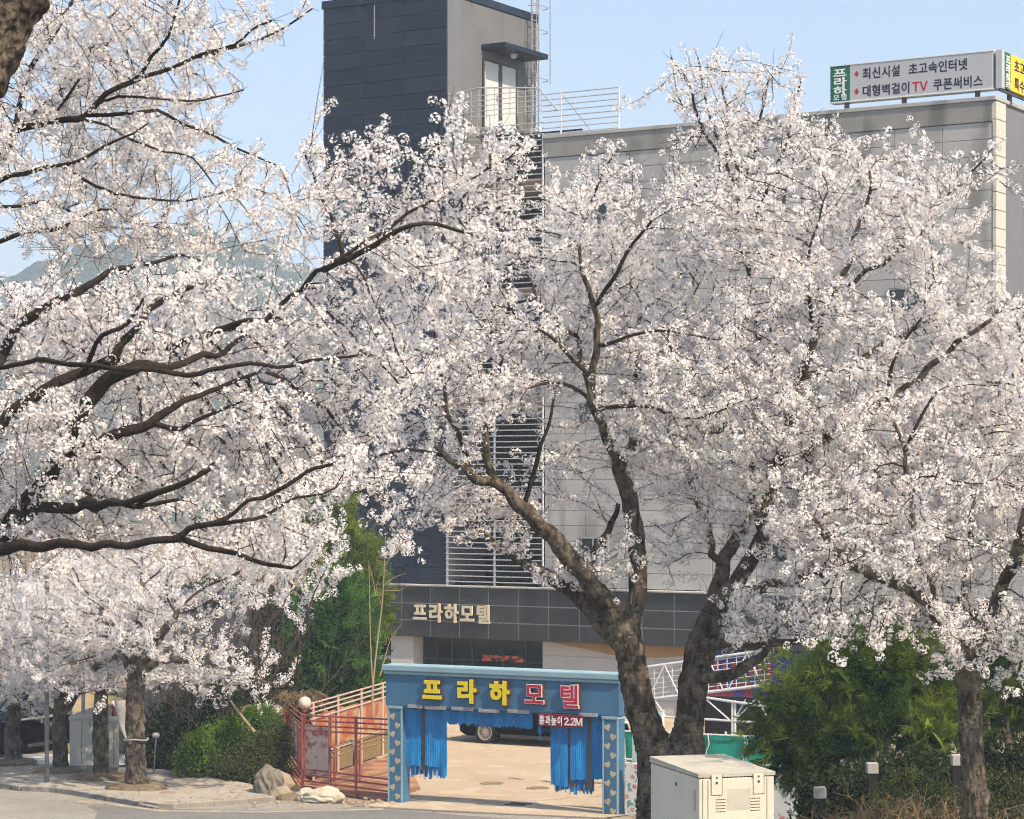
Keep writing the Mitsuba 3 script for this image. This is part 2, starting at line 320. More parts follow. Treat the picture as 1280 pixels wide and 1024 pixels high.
def window(x, z, w, h, parent, side_face=False):
    f = cat([cbox(x, x + w, -.05, .02, z, z + .06, 0), cbox(x, x + w, -.05, .02, z + h - .06, z + h, 0), cbox(x, x + .06, -.05, .02, z + .06, z + h - .06, 0), cbox(x + w - .06, x + w, -.05, .02, z + .06, z + h - .06, 0), cbox(x + w / 2 - .025, x + w / 2 + .025, -.04, .02, z + .06, z + h - .06, 0)])
    if side_face:
        q = np.eye(4); q[:3, :3] = [[0, -1, 0], [1, 0, 0], [0, 0, 1]]; q[:3, 3] = [24.10, 0, 0]
        k = put('window', move(f, B @ q), 'grey_metal', parent); put('pane', move(cbox(x + .06, x + w - .06, -.02, -.005, z + .06, z + h - .06, 0), B @ q), 'dark_glass', k)
    else:
        k = bput('window', f, 'grey_metal', parent); bput('pane', cbox(x + .06, x + w - .06, -.02, -.006, z + .06, z + h - .06, 0), 'dark_glass', k)
for z in (15.75, 12.5, 9.3, 4.95):
    for x in (10.1, 16.4, 20.8): window(x, z, 1.15, .75, wall)
for z in (15.0, 11.5, 8.0, 4.5): window(2.6, z, 1.6, 1.7, side, True)
# tower and the dark panels below it
tower = bput('tower', cat([cbox(0.06, 5.02, 0.06, 5.8, ZB1 - .05, ZT - .05, 0)]), 'joint')
panels(tower, 'panel', 0.0, 5.06, ZB1 + .02, ZT - .30, 3, 37, 'navy_panel', 7)
bput('parapet', cbox(-.04, 5.12, -.06, 5.9, ZT - .28, ZT, .02), 'navy_panel_1', tower)
bput('side_strip', cbox(5.02, 5.075, 0.05, 0.85, ZB1, ZT - .29, 0), 'blue_grey_wall', tower)
bput('side_render', cbox(5.02, 5.07, 0.86, 5.8, ZB1, ZT - .29, 0), 'concrete', tower)
bput('tower_window', cbox(.1, 1.5, -.03, -.006, 16.4, 17.9, 0), 'teal_glass', tower)
for x, z0, z1 in ((2.15, ZT - 1.5, ZT - .35),): bput('water_stain_pipe', rod([x, -.02, z0], [x, -.02, z1], .016), 'grey_metal', tower)
for x in (2.6, 3.62): bput('rod', rod([x, -.06, 17.7], [x, -.06, 19.0], .011), 'dark_metal', tower)
# door, canopy, ladder on the tower's right side
dx0 = 5.075
dr_ = bput('door', cbox(dx0, dx0 + .03, 2.28, 3.22, 19.6, 21.85, .005), 'door_white', tower); bput('door', cbox(dx0, dx0 + .03, 3.42, 4.36, 19.6, 21.85, .005), 'door_white', tower)
bput('door_frame', cat([cbox(dx0, dx0 + .06, 2.2, 2.28, 19.6, 21.93, 0), cbox(dx0, dx0 + .06, 4.36, 4.44, 19.6, 21.93, 0), cbox(dx0, dx0 + .06, 3.22, 3.42, 19.6, 21.93, 0), cbox(dx0, dx0 + .06, 2.28, 4.36, 21.85, 21.93, 0)]), 'dark_metal', tower)
bput('handle', cbox(dx0 + .03, dx0 + .07, 3.08, 3.13, 20.55, 20.75, 0), 'grey_metal', dr_)
bput('canopy', cbox(5.07, 6.05, 2.15, 5.0, 22.2, 22.38, .02), 'navy_panel_2', tower)
bput('ceiling_lamp', trimesh.creation.icosphere(2, .13).apply_translation([5.6, 3.4, 22.16]), 'door_white', tower)
lad = thing('ladder', 'grey steel rung ladder fixed to the far edge of the rooftop tower', 'ladder')
for y in (5.15, 5.62): put('stringer', rod([5.28, y, 19.6], [5.28, y, 26.0], .03), 'grey_metal', lad, to_world=MB)
for q in range(20): put('rung', rod([5.28, 5.15, 19.8 + q * .3], [5.28, 5.62, 19.8 + q * .3], .016, 6), 'grey_metal', lad, to_world=MB)
for y in (4.9, 5.85): put('safety_rail', rod([5.62, y, 21.5], [5.62, y, 26.0], .018, 6), 'grey_metal', lad, to_world=MB)
for q in range(6):
    z = 21.6 + q * .85; a = np.linspace(0, math.pi, 9)
    put('hoop', tube(np.column_stack([5.28 + .42 * np.sin(a), 5.385 - .5 * np.cos(a), np.full(9, z)]), .014, 5), 'grey_metal', lad, to_world=MB)
# stairwell with louvres
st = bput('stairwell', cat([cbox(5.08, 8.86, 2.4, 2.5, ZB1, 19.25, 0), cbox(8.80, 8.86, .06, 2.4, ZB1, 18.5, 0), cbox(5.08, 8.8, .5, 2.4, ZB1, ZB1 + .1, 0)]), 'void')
for z in (6.3, 9.85, 13.4, 16.95):
    bput('floor_slab', cbox(5.08, 8.84, 0.04, 2.4, z, z + .42, .01), 'brown_slab', st)
rail = mikit.ply(rod([5.06, -.05, 0], [8.84, -.05, 0], .02, 6), 'm_louvre_metal')
for j in range(82):
    z = ZB1 + .12 + j * .185
    m = np.eye(4); m[2, 3] = z
    put('louvre', rail, None, st, to_world=M4(B @ m))
for x in (5.1, 6.95, 8.8): bput('louvre_post', cbox(x - .025, x + .025, -.035, .02, ZB1, 19.3 if x < 8 else 18.75, 0), 'white_metal', st)
bput('terrace_floor', cbox(5.08, 6.6, 2.1, 5.6, 19.25, 19.45, .01), 'concrete', st)
br = bput('balcony_rail', cat([rod([5.1, .05, 20.35], [6.3, .05, 20.5], .025), rod([6.3, .05, 20.5], [8.6, .05, 20.3], .025), rod([8.6, .05, 20.3], [9.3, .1, 19.5], .025)]), 'louvre_metal', st)
for q in range(5): bput('rail_bar', rod([5.1, .05, 19.55 + q * .17], [8.7, .05, 19.55 + q * .17], .014, 5), 'louvre_metal', br)
for q in range(13): bput('baluster', rod([5.1 + q * .3, .05, 19.45], [5.1 + q * .3, .05, 20.42], .013, 5), 'louvre_metal', br)
rr = thing('roof_railing', 'white horizontal bar railing standing on the motel roof edge beside the tower', 'railing')
for q in range(8): put('bar', rod([8.7, .12, 18.78 + q * .185], [11.54, .12, 18.78 + q * .185], .02, 6), 'louvre_metal', rr, to_world=MB)
for x in (9.4, 11.54): put('post', rod([x, .12, 18.7], [x, .12, 20.1], .03), 'white_metal', rr, to_world=MB)
put('brace', rod([9.45, .18, 20.0], [10.5, .18, 18.75], .022), 'white_metal', rr, to_world=MB)
# dark granite band over the ground floor and what stands under it
band = bput('granite_band', cbox(0.02, 24.0, -.24, 2.0, ZB0 + .03, ZB1 - .06, 0), 'pale_joint')
panels(band, 'panel', 0.0, 24.02, ZB0, ZB1 - .06, 21, 3, 'granite', 12, gap=.016, front=-.262, thick=.03)
bput('ledge', cbox(-.02, 24.06, -.36, .02, ZB1 - .055, ZB1, .01), 'pale_panel_1', band)
base = bput('ground_floor', cat([cbox(.2, 24, 2.2, 12, -1, ZB0, 0), cbox(16.7, 24, .4, 2.2, -1, ZB0, 0)]), 'void')
bput('column', cbox(2.85, 3.75, -.05, .8, -1, ZB0, .01), 'tile_wall', base)
gl = bput('glazing', cbox(3.76, 8.6, .6, .64, -1, ZB0, 0), 'dark_glass', base)
for x in (3.78, 4.3, 4.9, 5.7, 6.9, 7.8, 8.55): bput('mullion', cbox(x - .02, x + .02, .56, .6, -1, ZB0, 0), 'dark_metal', gl)
bput('transom', cbox(3.8, 8.55, .565, .6, 1.5, 1.54, 0), 'dark_metal', gl)
bsdf('led_strip', mottle((0.05, 0.02, 0.02), (0.65, 0.12, 0.06), 9, lo=.42, hi=.55), 0.6)
bput('lit_sign_strip', cbox(6.15, 7.75, .48, .56, 1.52, 1.72, .01), 'led_strip', gl)
tw = bput('tiled_wall', cbox(8.62, 13.95, .3, .5, -1, ZB0, 0), 'tile_wall', base)
for j in range(5): bput('tile_course', cbox(8.62, 13.94, .27, .3, .1 + j * .43, .1 + j * .43 + .415, .004), 'tile_wall', tw)
sv = np.array([[8.9, .24, 2.27], [13.9, .24, 2.27], [13.9, .24, 1.98], [12.4, .24, 1.86], [11.2, .24, 1.92], [10.2, .24, 2.08], [9.2, .24, 2.2]])
bput('torn_soffit_board', trimesh.creation.extrude_polygon(Polygon(sv[:, [0, 2]]), .02, engine='earcut').apply_transform([[1, 0, 0, 0], [0, 0, 1, .23], [0, 1, 0, 0], [0, 0, 0, 1]]), 'plywood', base)
def mural_col(p, n, uv):
    x = (p.x - float(B[0, 3])) * float(B[0, 0]) + (p.y - float(B[1, 3])) * float(B[1, 0])
    c = mi.Color3f(0.035, 0.05, 0.22)
    k = (p.z > 1.45) & (p.z < 1.85) & (x > 14.9) & (x < 16.9) & (dr.abs(x * 3.3 - dr.floor(x * 3.3) - 0.5) < 0.2)
    low = p.z < 1.25
    r = cell_rand(dr.floor(x * 3.2), dr.floor(p.z * 3.0), 2)
    c = dr.select(low & (r > 0.45), mi.Color3f(0.22, 0.03, 0.07), c)
    return dr.select(k, mi.Color3f(0.45, 0.05, 0.05), c)
bsdf('mural', proc(mural_col), 0.7)
bput('painted_banner', cbox(13.96, 18.2, .12, .2, .55, ZB0 - .06, 0), 'mural', base)
bput('beam', cbox(.3, 2.84, .1, .3, 1.45, 1.58, .01), 'tile_wall', base)
bsdf('dark_red', (0.16, 0.02, 0.03), 0.7)
bput('red_board', cbox(1.0, 2.6, .3, .36, .2, 1.35, 0), 'dark_red', base)

# ------------------------------------------------------------------ lettering: outlines of each syllable on a 100-unit square
GLYPH = json.loads('''{"프":[[[5,18,95,18,95,10,5,10]],[[14,37,14,45,29,46,29,78,14,79,14,86,86,86,86,79,71,78,71,45,86,45,86,37],[37,46,62,45,62,79,38,79]]],"라":[[[72,97,81,97,81,58,97,57,97,50,81,49,81,-3,72,-3]],[[10,59,45,60,45,79,10,80,10,87,54,87,54,52,19,52,18,29,43,29,64,32,65,24,35,21,10,21]]],"하":[[[72,97,81,97,81,56,97,56,97,48,81,48,81,-3,72,-3]],[[5,73,5,81,30,81,30,95,39,95,39,81,63,81,63,73]],[[10,39,11,49,15,57,20,62,30,65,39,65,48,62,55,55,59,45,58,36,54,29,48,23,39,20,27,20,18,24,13,31],[19,46,21,35,25,30,32,27,37,27,47,33,50,39,50,46,46,53,43,56,37,58,32,58,23,53]]],"모":[[[5,10,5,18,46,18,45,41,16,42,16,88,84,88,84,41,55,41,54,18,95,18,95,10],[25,81,25,49,75,49,74,81]]],"텔":[[[23,38,88,39,88,16,33,16,33,7,92,6,93,-1,24,-1,24,22,79,22,80,30,23,31]],[[80,44,80,97,88,97,88,43]],[[48,67,48,74,60,75,61,95,69,95,69,44,61,44,60,66]],[[10,47,10,90,47,90,47,83,19,83,19,73,44,73,44,66,19,66,18,55,32,54,52,56,52,50,37,48]]],"최":[[[77,97,86,97,86,-3,77,-3]],[[6,25,33,25,33,44,43,44,43,26,70,29,71,22,45,18,7,18]],[[10,48,19,53,28,60,33,72,33,76,12,76,12,84,33,84,34,96,43,95,43,84,65,84,65,76,43,75,44,68,48,61,57,53,67,49,64,42,59,43,48,50,38,61,27,48,16,41,13,41]]],"신":[[[23,31,32,30,32,7,89,7,89,-1,23,-1]],[[77,97,86,96,86,24,77,24]],[[7,46,16,51,26,62,31,74,31,91,40,91,40,77,44,64,51,55,65,47,61,40,52,44,41,53,36,63,27,49,18,41,11,38]]],"시":[[[77,-2,77,97,86,97,86,-2]],[[5,24,5,27,13,31,19,37,26,49,31,65,31,88,40,88,40,69,44,54,53,38,67,27,61,20,53,25,44,35,36,49,31,38,19,24,10,18]]],"설":[[[23,24,78,25,77,33,23,33,23,41,86,41,86,17,33,17,32,7,90,6,90,-1,23,-1]],[[56,79,77,79,78,97,86,97,86,46,78,46,77,71,56,71]],[[10,46,5,53,14,57,19,61,26,68,30,80,30,93,39,93,39,82,42,71,53,59,63,55,59,48,56,48,46,54,35,68,29,58,18,49]]],"초":[[[5,18,45,18,46,40,54,40,55,18,95,18,95,10,5,10]],[[11,44,26,48,36,55,43,63,46,72,45,73,14,73,14,81,45,81,46,95,54,95,55,81,86,81,86,73,54,73,58,62,65,54,75,48,89,44,86,37,74,39,63,45,54,52,50,59,39,46,26,39,14,37]]],"고":[[[5,12,5,19,40,19,40,54,49,54,49,19,95,19,95,12]],[[15,86,84,86,84,56,80,31,71,32,75,61,75,79,15,79]]],"속":[[[5,47,45,47,46,62,54,62,55,47,95,47,95,39,5,39]],[[11,64,23,67,34,73,42,81,45,86,46,95,54,95,55,86,59,79,63,74,74,68,87,65,88,62,86,57,73,60,59,67,50,77,39,66,25,59,14,57]],[[16,22,16,30,83,30,84,-2,74,-3,74,22]]],"인":[[[23,31,32,31,32,7,89,7,89,-1,23,-1]],[[77,97,86,96,86,24,77,24]],[[7,62,8,72,12,80,18,86,27,89,39,89,48,86,56,78,59,68,59,59,55,51,48,44,37,41,29,41,17,46,10,53],[16,63,18,57,22,53,29,49,37,49,46,54,49,58,50,66,48,74,43,79,36,82,31,82,24,79,19,75,17,70]]],"터":[[[57,52,57,59,77,60,78,97,86,97,86,-3,78,-3,77,51]],[[10,21,10,88,56,88,56,80,19,80,19,60,51,60,51,52,19,52,19,29,36,29,61,31,63,24,36,21]]],"넷":[[[18,5,31,8,42,14,49,22,52,34,61,34,61,25,70,15,81,8,93,5,93,3,90,-2,78,1,65,7,56,17,46,7,33,1,21,-2]],[[80,97,88,97,88,29,80,29]],[[39,74,60,74,61,95,69,95,69,38,61,38,60,66,39,67]],[[11,88,20,88,20,49,35,50,51,52,52,45,37,42,11,41]]],"대":[[[58,94,67,94,67,58,80,57,80,97,89,97,89,-3,80,-3,80,50,67,49,67,3,58,3]],[[9,84,46,84,46,77,18,76,18,31,19,29,27,29,51,32,52,24,31,22,9,22]]],"형":[[[21,14,23,22,27,26,37,30,44,31,65,31,74,29,81,26,85,22,87,17,86,10,81,3,71,-1,63,-2,45,-2,33,1,23,7],[31,14,33,10,40,6,60,5,74,9,78,16,75,20,68,23,48,24,40,23,34,20]],[[61,54,77,54,77,65,61,65,61,73,77,73,78,97,86,97,86,33,78,33,77,46,61,46]],[[5,86,29,86,29,97,38,97,38,86,61,86,61,78,5,78]],[[11,54,12,62,16,67,23,72,29,73,38,73,48,70,52,66,56,59,56,52,53,45,47,39,39,37,29,37,19,40,14,44],[20,53,25,46,31,44,36,44,41,45,45,49,47,52,47,59,42,65,32,67,25,65,21,61]]],"벽":[[[10,90,19,90,20,75,45,75,46,90,54,90,55,81,77,81,78,97,86,97,86,38,78,38,77,53,55,53,54,44,10,44],[55,73,55,61,77,61,77,73],[19,52,45,51,45,67,19,67]],[[20,25,20,33,86,33,86,-3,78,-3,77,25]]],"걸":[[[23,24,78,25,77,34,23,34,23,41,86,41,86,17,33,17,32,7,90,6,90,-1,23,-1]],[[56,73,77,73,78,97,86,97,86,46,78,46,77,65,56,65]],[[7,51,20,55,33,63,41,72,46,83,45,84,12,84,12,92,55,92,54,81,52,73,46,64,39,57,23,48,11,44]]],"이":[[[77,97,86,97,86,-3,77,-3]],[[9,50,10,64,12,72,16,80,22,86,31,89,40,88,46,86,54,78,59,64,59,45,54,31,46,23,37,20,31,20,22,23,16,29,12,37],[18,50,20,39,27,30,36,28,41,30,45,34,50,46,50,59,48,70,41,79,36,81,32,81,27,79,23,75,18,63]]],"쿠":[[[5,36,5,44,70,44,71,46,73,57,73,62,15,59,14,67,74,69,74,83,16,83,17,90,83,90,83,65,80,44,95,44,95,36,55,36,54,-3,46,-3,45,36]]],"폰":[[[5,35,5,43,46,44,45,55,14,55,14,63,28,63,29,84,14,84,14,92,86,92,86,84,71,84,71,63,85,63,86,55,55,55,54,44,95,43,95,35],[38,84,38,63,62,63,62,84]],[[17,27,26,27,26,7,84,7,84,-1,17,-1]]],"써":[[[62,53,62,61,79,62,79,97,88,97,88,-3,79,-3,79,53]],[[4,26,14,39,18,50,19,59,19,88,28,88,29,52,32,40,37,32,42,39,46,52,46,88,55,88,55,60,56,50,61,37,70,27,68,23,65,20,61,22,56,30,51,40,45,27,37,19,29,29,23,41,18,29,12,22,10,20]]],"비":[[[77,97,86,97,86,-3,77,-3]],[[11,88,20,88,20,62,47,62,48,88,57,88,57,21,11,21],[20,29,48,29,48,54,20,54]]],"스":[[[5,18,95,18,95,11,5,11]],[[10,47,19,50,30,57,39,65,42,71,45,80,45,90,54,90,55,75,63,61,74,53,88,48,90,46,86,39,71,45,56,56,50,66,39,52,24,43,13,39]]],"통":[[[5,37,5,44,46,45,45,54,17,54,18,94,84,93,84,86,26,86,26,78,81,78,81,71,27,71,26,62,27,61,84,61,84,54,55,54,54,45,95,44,95,37]],[[16,17,20,22,29,27,41,29,59,29,68,28,79,23,83,18,84,12,78,3,71,0,59,-2,41,-2,29,0,20,4,16,10],[25,12,30,8,37,5,58,5,71,8,74,11,74,16,71,19,63,22,42,22,34,21,28,18,25,15]]],"과":[[[72,-3,72,97,81,97,81,56,97,55,97,48,81,47,81,-3]],[[5,27,25,27,25,57,34,57,34,27,66,29,67,23,41,20,5,19]],[[10,78,10,86,60,86,57,41,48,42,50,62,50,78]]],"높":[[[5,44,5,52,46,52,45,64,18,64,18,95,27,95,27,71,84,71,84,64,55,64,55,52,95,52,95,44]],[[14,-1,14,6,30,7,30,27,16,27,16,35,84,35,84,27,69,27,69,7,86,6,86,-1],[40,27,40,6,60,6,60,27]]],"특":[[[5,44,95,44,95,37,5,37]],[[17,94,84,94,83,86,26,86,27,78,81,78,81,71,27,71,26,69,26,61,84,61,84,54,17,54]],[[16,27,83,27,83,-3,73,-2,73,20,16,20]]],"수":[[[5,33,5,41,95,41,95,33,55,33,54,-3,46,-3,45,33]],[[10,59,22,62,34,69,43,79,46,93,54,93,56,81,65,70,78,62,90,59,90,58,86,52,76,54,60,63,50,74,39,62,24,54,14,52]]],"객":[[[22,33,88,33,88,-3,80,-3,79,26,22,26]],[[59,39,59,95,67,95,67,72,79,71,80,97,88,97,88,38,80,38,79,64,67,64,67,39]],[[6,44,20,51,31,61,36,70,39,79,38,82,10,82,10,89,48,89,48,79,45,69,37,55,27,46,11,37]]]}''')
def glyph(ch, w, h, depth, fat=0.0, square=False):
    g = unary_union([Polygon(np.reshape(p[0], (-1, 2)), [np.reshape(q, (-1, 2)) for q in p[1:]]) for p in GLYPH[ch]])
    if fat: g = g.buffer(fat, join_style=2 if square else 1)
    g = affinity.scale(g, w / 100, h / 100, origin=(0, 0))
    m = cat([trimesh.creation.extrude_polygon(p, depth, engine='earcut') for p in getattr(g, 'geoms', [g])])
    return m.apply_transform([[1, 0, 0, 0], [0, 0, -1, 0], [0, 1, 0, 0], [0, 0, 0, 1]])          # upright, facing -y
def latin(txt, h, depth):
    return meshkit.text_mesh(txt, h, depth, True).apply_transform([[1, 0, 0, 0], [0, 0, -1, 0], [0, 1, 0, 0], [0, 0, 0, 1]])
bsdf('gold_letter', grime((0.62, 0.55, 0.40), (0.75, 0.68, 0.52), 2.0, 0.3, (0.3, 0.25, 0.18)), 0.4, 0.5)
fl = thing('facade_lettering', 'row of cream raised letters fixed to the dark granite band of the motel', 'lettering')
for i, ch in enumerate('프라하모텔'):
    put('letter', glyph(ch, .56, .60, .06, 3).apply_translation([3.93 + i * .625, -.30, 2.83]), 'gold_letter', fl, to_world=MB)

# rooftop sign
bsdf('sign_grey', (0.47, 0.495, 0.52), 0.5, 0.3); bsdf('sign_green', (0.005, 0.13, 0.085), 0.5, 0.3); bsdf('ink', (0.02, 0.02, 0.04), 0.6)
bsdf('sign_red', (0.45, 0.02, 0.06), 0.5); bsdf('sign_white', (0.78, 0.80, 0.79), 0.5); bsdf('sign_yellow', (0.80, 0.56, 0.03), 0.5)
rs = thing('rooftop_sign', 'long grey and green rooftop sign board with two lines of dark lettering', 'sign')
def rsput(n, m, mat, par=rs, **k): return put(n, m, mat, par, to_world=MB, **k)
SX0, SX1, SZ0, SZ1 = 18.86, 24.02, 18.98, 20.06
rsput('board', cbox(SX0 + .64, SX1, .12, .50, SZ0, SZ1, .01), 'sign_grey')
rsput('green_end', cbox(SX0, SX0 + .635, .12, .50, SZ0, SZ1, .01), 'sign_green')
rsput('frame', cat([cbox(SX0 - .02, SX1 + .02, .10, .52, SZ1, SZ1 + .03, 0), cbox(SX0 - .02, SX1 + .02, .10, .52, SZ0 - .03, SZ0, 0)]), 'sign_white')
for x in (19.35, 21.2, 23.5): rsput('post', cbox(x - .06, x + .06, .2, .32, ZR - .05, SZ0 - .03, 0), 'dark_metal')
for i, ch in enumerate('프라하'): rsput('letter', glyph(ch, .44, .26, .012, 3).apply_translation([SX0 + .10, .12, SZ1 - .33 - i * .27]), 'sign_white')
for i, ch in enumerate('모텔'): rsput('letter', glyph(ch, .20, .19, .012, 1).apply_translation([SX0 + .10 + i * .25, .12, SZ0 + .04]), 'sign_white')
dia = Polygon([(0, -.1), (.075, 0), (0, .1), (-.075, 0)])
for z in (SZ1 - .29, SZ1 - .82):
    rsput('diamond', trimesh.creation.extrude_polygon(dia, .012, engine='earcut').apply_transform([[1, 0, 0, SX0 + .87], [0, 0, -1, .12], [0, 1, 0, z], [0, 0, 0, 1]]), 'sign_red')
def sign_line(txt, x, z, w, h, mat, pitch):
    for ch in txt:
        if ch != ' ': rsput('letter', glyph(ch, w, h, .012, 2.2).apply_translation([x, .12, z]), mat)
        x += pitch if ch != ' ' else pitch * .75
    return x
sign_line('최신시설 초고속인터넷', SX0 + 1.05, SZ1 - .46, .30, .33, 'ink', .312)
x_ = sign_line('대형벽걸이', SX0 + 1.05, SZ1 - .99, .30, .33, 'ink', .312)
for ch in 'TV':
    rsput('letter', latin(ch, .27, .012).apply_translation([x_ + .03, .12, SZ1 - .97]), 'sign_red'); x_ += .24
sign_line('쿠폰써비스', x_ + .22, SZ1 - .99, .30, .33, 'ink', .312)
r2 = thing('rooftop_side_sign', 'yellow and green sign board on the right hand edge of the motel roof', 'sign')
SQ = np.eye(4); SQ[:3, :3] = [[0, -1, 0], [1, 0, 0], [0, 0, 1]]; SQ[:3, 3] = [24.30, 0, 0]; MS = M4(B @ SQ)
def r2put(n, m, mat): return put(n, m, mat, r2, to_world=MS)
r2put('corner_post', cbox(.12, .34, .0, .2, SZ0 - .03, SZ1 + .03, .01), 'sign_grey')
r2put('green_end', cbox(.35, .85, .0, .3, SZ0, SZ1, .01), 'sign_green'); r2put('board', cbox(.855, 6.5, .0, .3, SZ0, SZ1, .01), 'sign_yellow')
for y in (1.2, 3.4, 5.6): r2put('post', cbox(y - .06, y + .06, .1, .22, ZR - .1, SZ0, 0), 'dark_metal')
r2put('rail', cbox(.1, 6.5, .05, .12, SZ0 - .10, SZ0 - .04, 0), 'dark_metal')
for i, ch in enumerate('프라하'): r2put('letter', glyph(ch, .36, .26, .012, 3).apply_translation([.42, 0, SZ1 - .33 - i * .27]), 'sign_white')
for i, ch in enumerate('모텔'): r2put('letter', glyph(ch, .19, .19, .012, 1).apply_translation([.41 + i * .2, 0, SZ0 + .04]), 'sign_white')
for i, ch in enumerate('초고속인터넷'): r2put('letter', glyph(ch, .42, .36, .012, 2.5).apply_translation([1.15 + i * .46, 0, SZ1 - .47]), 'ink')
for i, ch in enumerate('특수객'): r2put('letter', glyph(ch, .42, .36, .012, 2.5).apply_translation([1.15 + i * .46, 0, SZ1 - 1.0]), 'ink')

# ------------------------------------------------------------------ the blue gate
MG = M4(G)
bsdf('gate_blue', grime((0.038, 0.125, 0.235), (0.075, 0.185, 0.315), 2.0, 0.7, (0.04, 0.09, 0.14)), 0.6, 0.3)
bsdf('cornice_blue', grime((0.20, 0.34, 0.42), (0.30, 0.43, 0.49), 2.5, 0.3, (0.12, 0.2, 0.25)), 0.6, 0.3)
bsdf('cream_heart', grime((0.36, 0.32, 0.22), (0.50, 0.45, 0.32), 8, 0.3), 0.7)
bsdf('letter_yellow', (0.72, 0.58, 0.015), 0.35, 0.5); bsdf('letter_red', (0.42, 0.012, 0.05), 0.35, 0.5); bsdf('letter_side', (0.08, 0.045, 0.03), 0.6)
bsdf('letter_white', (0.72, 0.70, 0.70), 0.4); bsdf('plaque_red', (0.16, 0.012, 0.03), 0.5)
bsdf('seam_grey', grime((0.22, 0.22, 0.23), (0.38, 0.38, 0.38), 5, 0.3), 0.7)
gt = thing('gateway', 'blue rendered gateway with heart-dotted posts and a deep lettered beam', 'gateway')
def gput(n, m, mat, par=gt, **k): return put(n, m, mat, par, to_world=MG, **k)
GL = 5.97
gput('beam', cbox(0, GL, 0, .42, 2.27, 3.0, .015), 'gate_blue')
gput('cornice', cat([cbox(-.06, GL + .06, -.10, .52, 3.08, 3.22, .02), cbox(-.03, GL + .03, -.05, .47, 3.0, 3.08, .015)]), 'cornice_blue')
heart = Polygon([(0, -.075), (-.07, .0), (-.075, .045), (-.045, .07), (-.012, .06), (0, .03), (.012, .06), (.045, .07), (.075, .045), (.07, .0)])
hm = mikit.ply(trimesh.creation.extrude_polygon(heart, .008, engine='earcut').apply_transform([[1, 0, 0, 0], [0, 0, -1, 0], [0, 1, 0, 0], [0, 0, 0, 1]]), 'm_cream_heart')
for x0, zb in ((.05, -.1), (GL - .42, -.1)):
    pk = gput('post', cbox(x0, x0 + .37, .03, .40, zb, 2.27, .012), 'gate_blue')
    gput('post_edge', cat([cbox(x0 - .006, x0 + .03, .018, .05, zb, 2.20, .004), cbox(x0 + .34, x0 + .376, .018, .05, zb, 2.20, .004)]), 'cornice_blue', pk)
    gput('cap', cbox(x0 - .02, x0 + .39, .0, .42, 2.20, 2.27, .008), 'cornice_blue', pk)
    for i in range(10):
        m = np.eye(4); a = (0.35 if i % 2 else -0.25); ca, sa = math.cos(a), math.sin(a)
        m[:3, :3] = [[ca, 0, -sa], [0, 1, 0], [sa, 0, ca]]; m[:3, 3] = [x0 + (.12 if i % 2 else .25), .03, .17 + i * .205]
        put('heart', hm, None, pk, to_world=M4(G @ m))
for i, (ch, x) in enumerate(zip('프라하모텔', (1.03, 1.92, 2.77, 3.66, 4.54))):
    z = 2.45 + (0, .0, -.0, .0, -.01)[i]
    lk = gput('letter', glyph(ch, .50, .50, .09, 5, True).apply_translation([x, -.01, z]), 'letter_yellow' if i < 3 else 'letter_white', label='yellow raised syllable' if i < 3 else 'red raised syllable with white edge')
    gput('shadow_box', glyph(ch, .515, .52, .075, 6.5, True).apply_translation([x + .012, .0, z - .012]), 'letter_side', lk)
    if i > 2: gput('face', glyph(ch, .50, .50, .012, 2.2, True).apply_translation([x, -.098, z]), 'letter_red', lk)
for i, (x0, x1, z) in enumerate(((.6, 1.0, 0), (1.05, 1.6, -.01), (1.75, 2.3, 0), (2.45, 3.0, -.02), (3.2, 3.75, 0), (5.0, 5.45, 0))):
    gput('seam_strip', cbox(x0, x1, -.03, .0, 2.24 + z, 2.32 + z, .006), 'seam_grey')
hs = thing('height_sign', 'small dark red clearance sign with white lettering under the gate beam', 'sign')
def hput(n, m, mat, par=hs): return put(n, m, mat, par, to_world=MG)
hput('board', cbox(4.02, 5.10, -.12, -.04, 1.99, 2.27, .008), 'plaque_red')
hput('bracket', cbox(4.1, 4.2, -.04, .0, 2.2, 2.3, 0), 'dark_metal')
for i, ch in enumerate('통과높이'): hput('letter', glyph(ch, .135, .20, .008, 3).apply_translation([4.05 + i * .15, -.12, 2.035]), 'letter_white')
for i, ch in enumerate('2.2M'): hput('letter', latin(ch, .16, .008).apply_translation([4.655 + (0, .118, .160, .278)[i], -.12, 2.045]), 'letter_white' if i < 2 else 'letter_white')
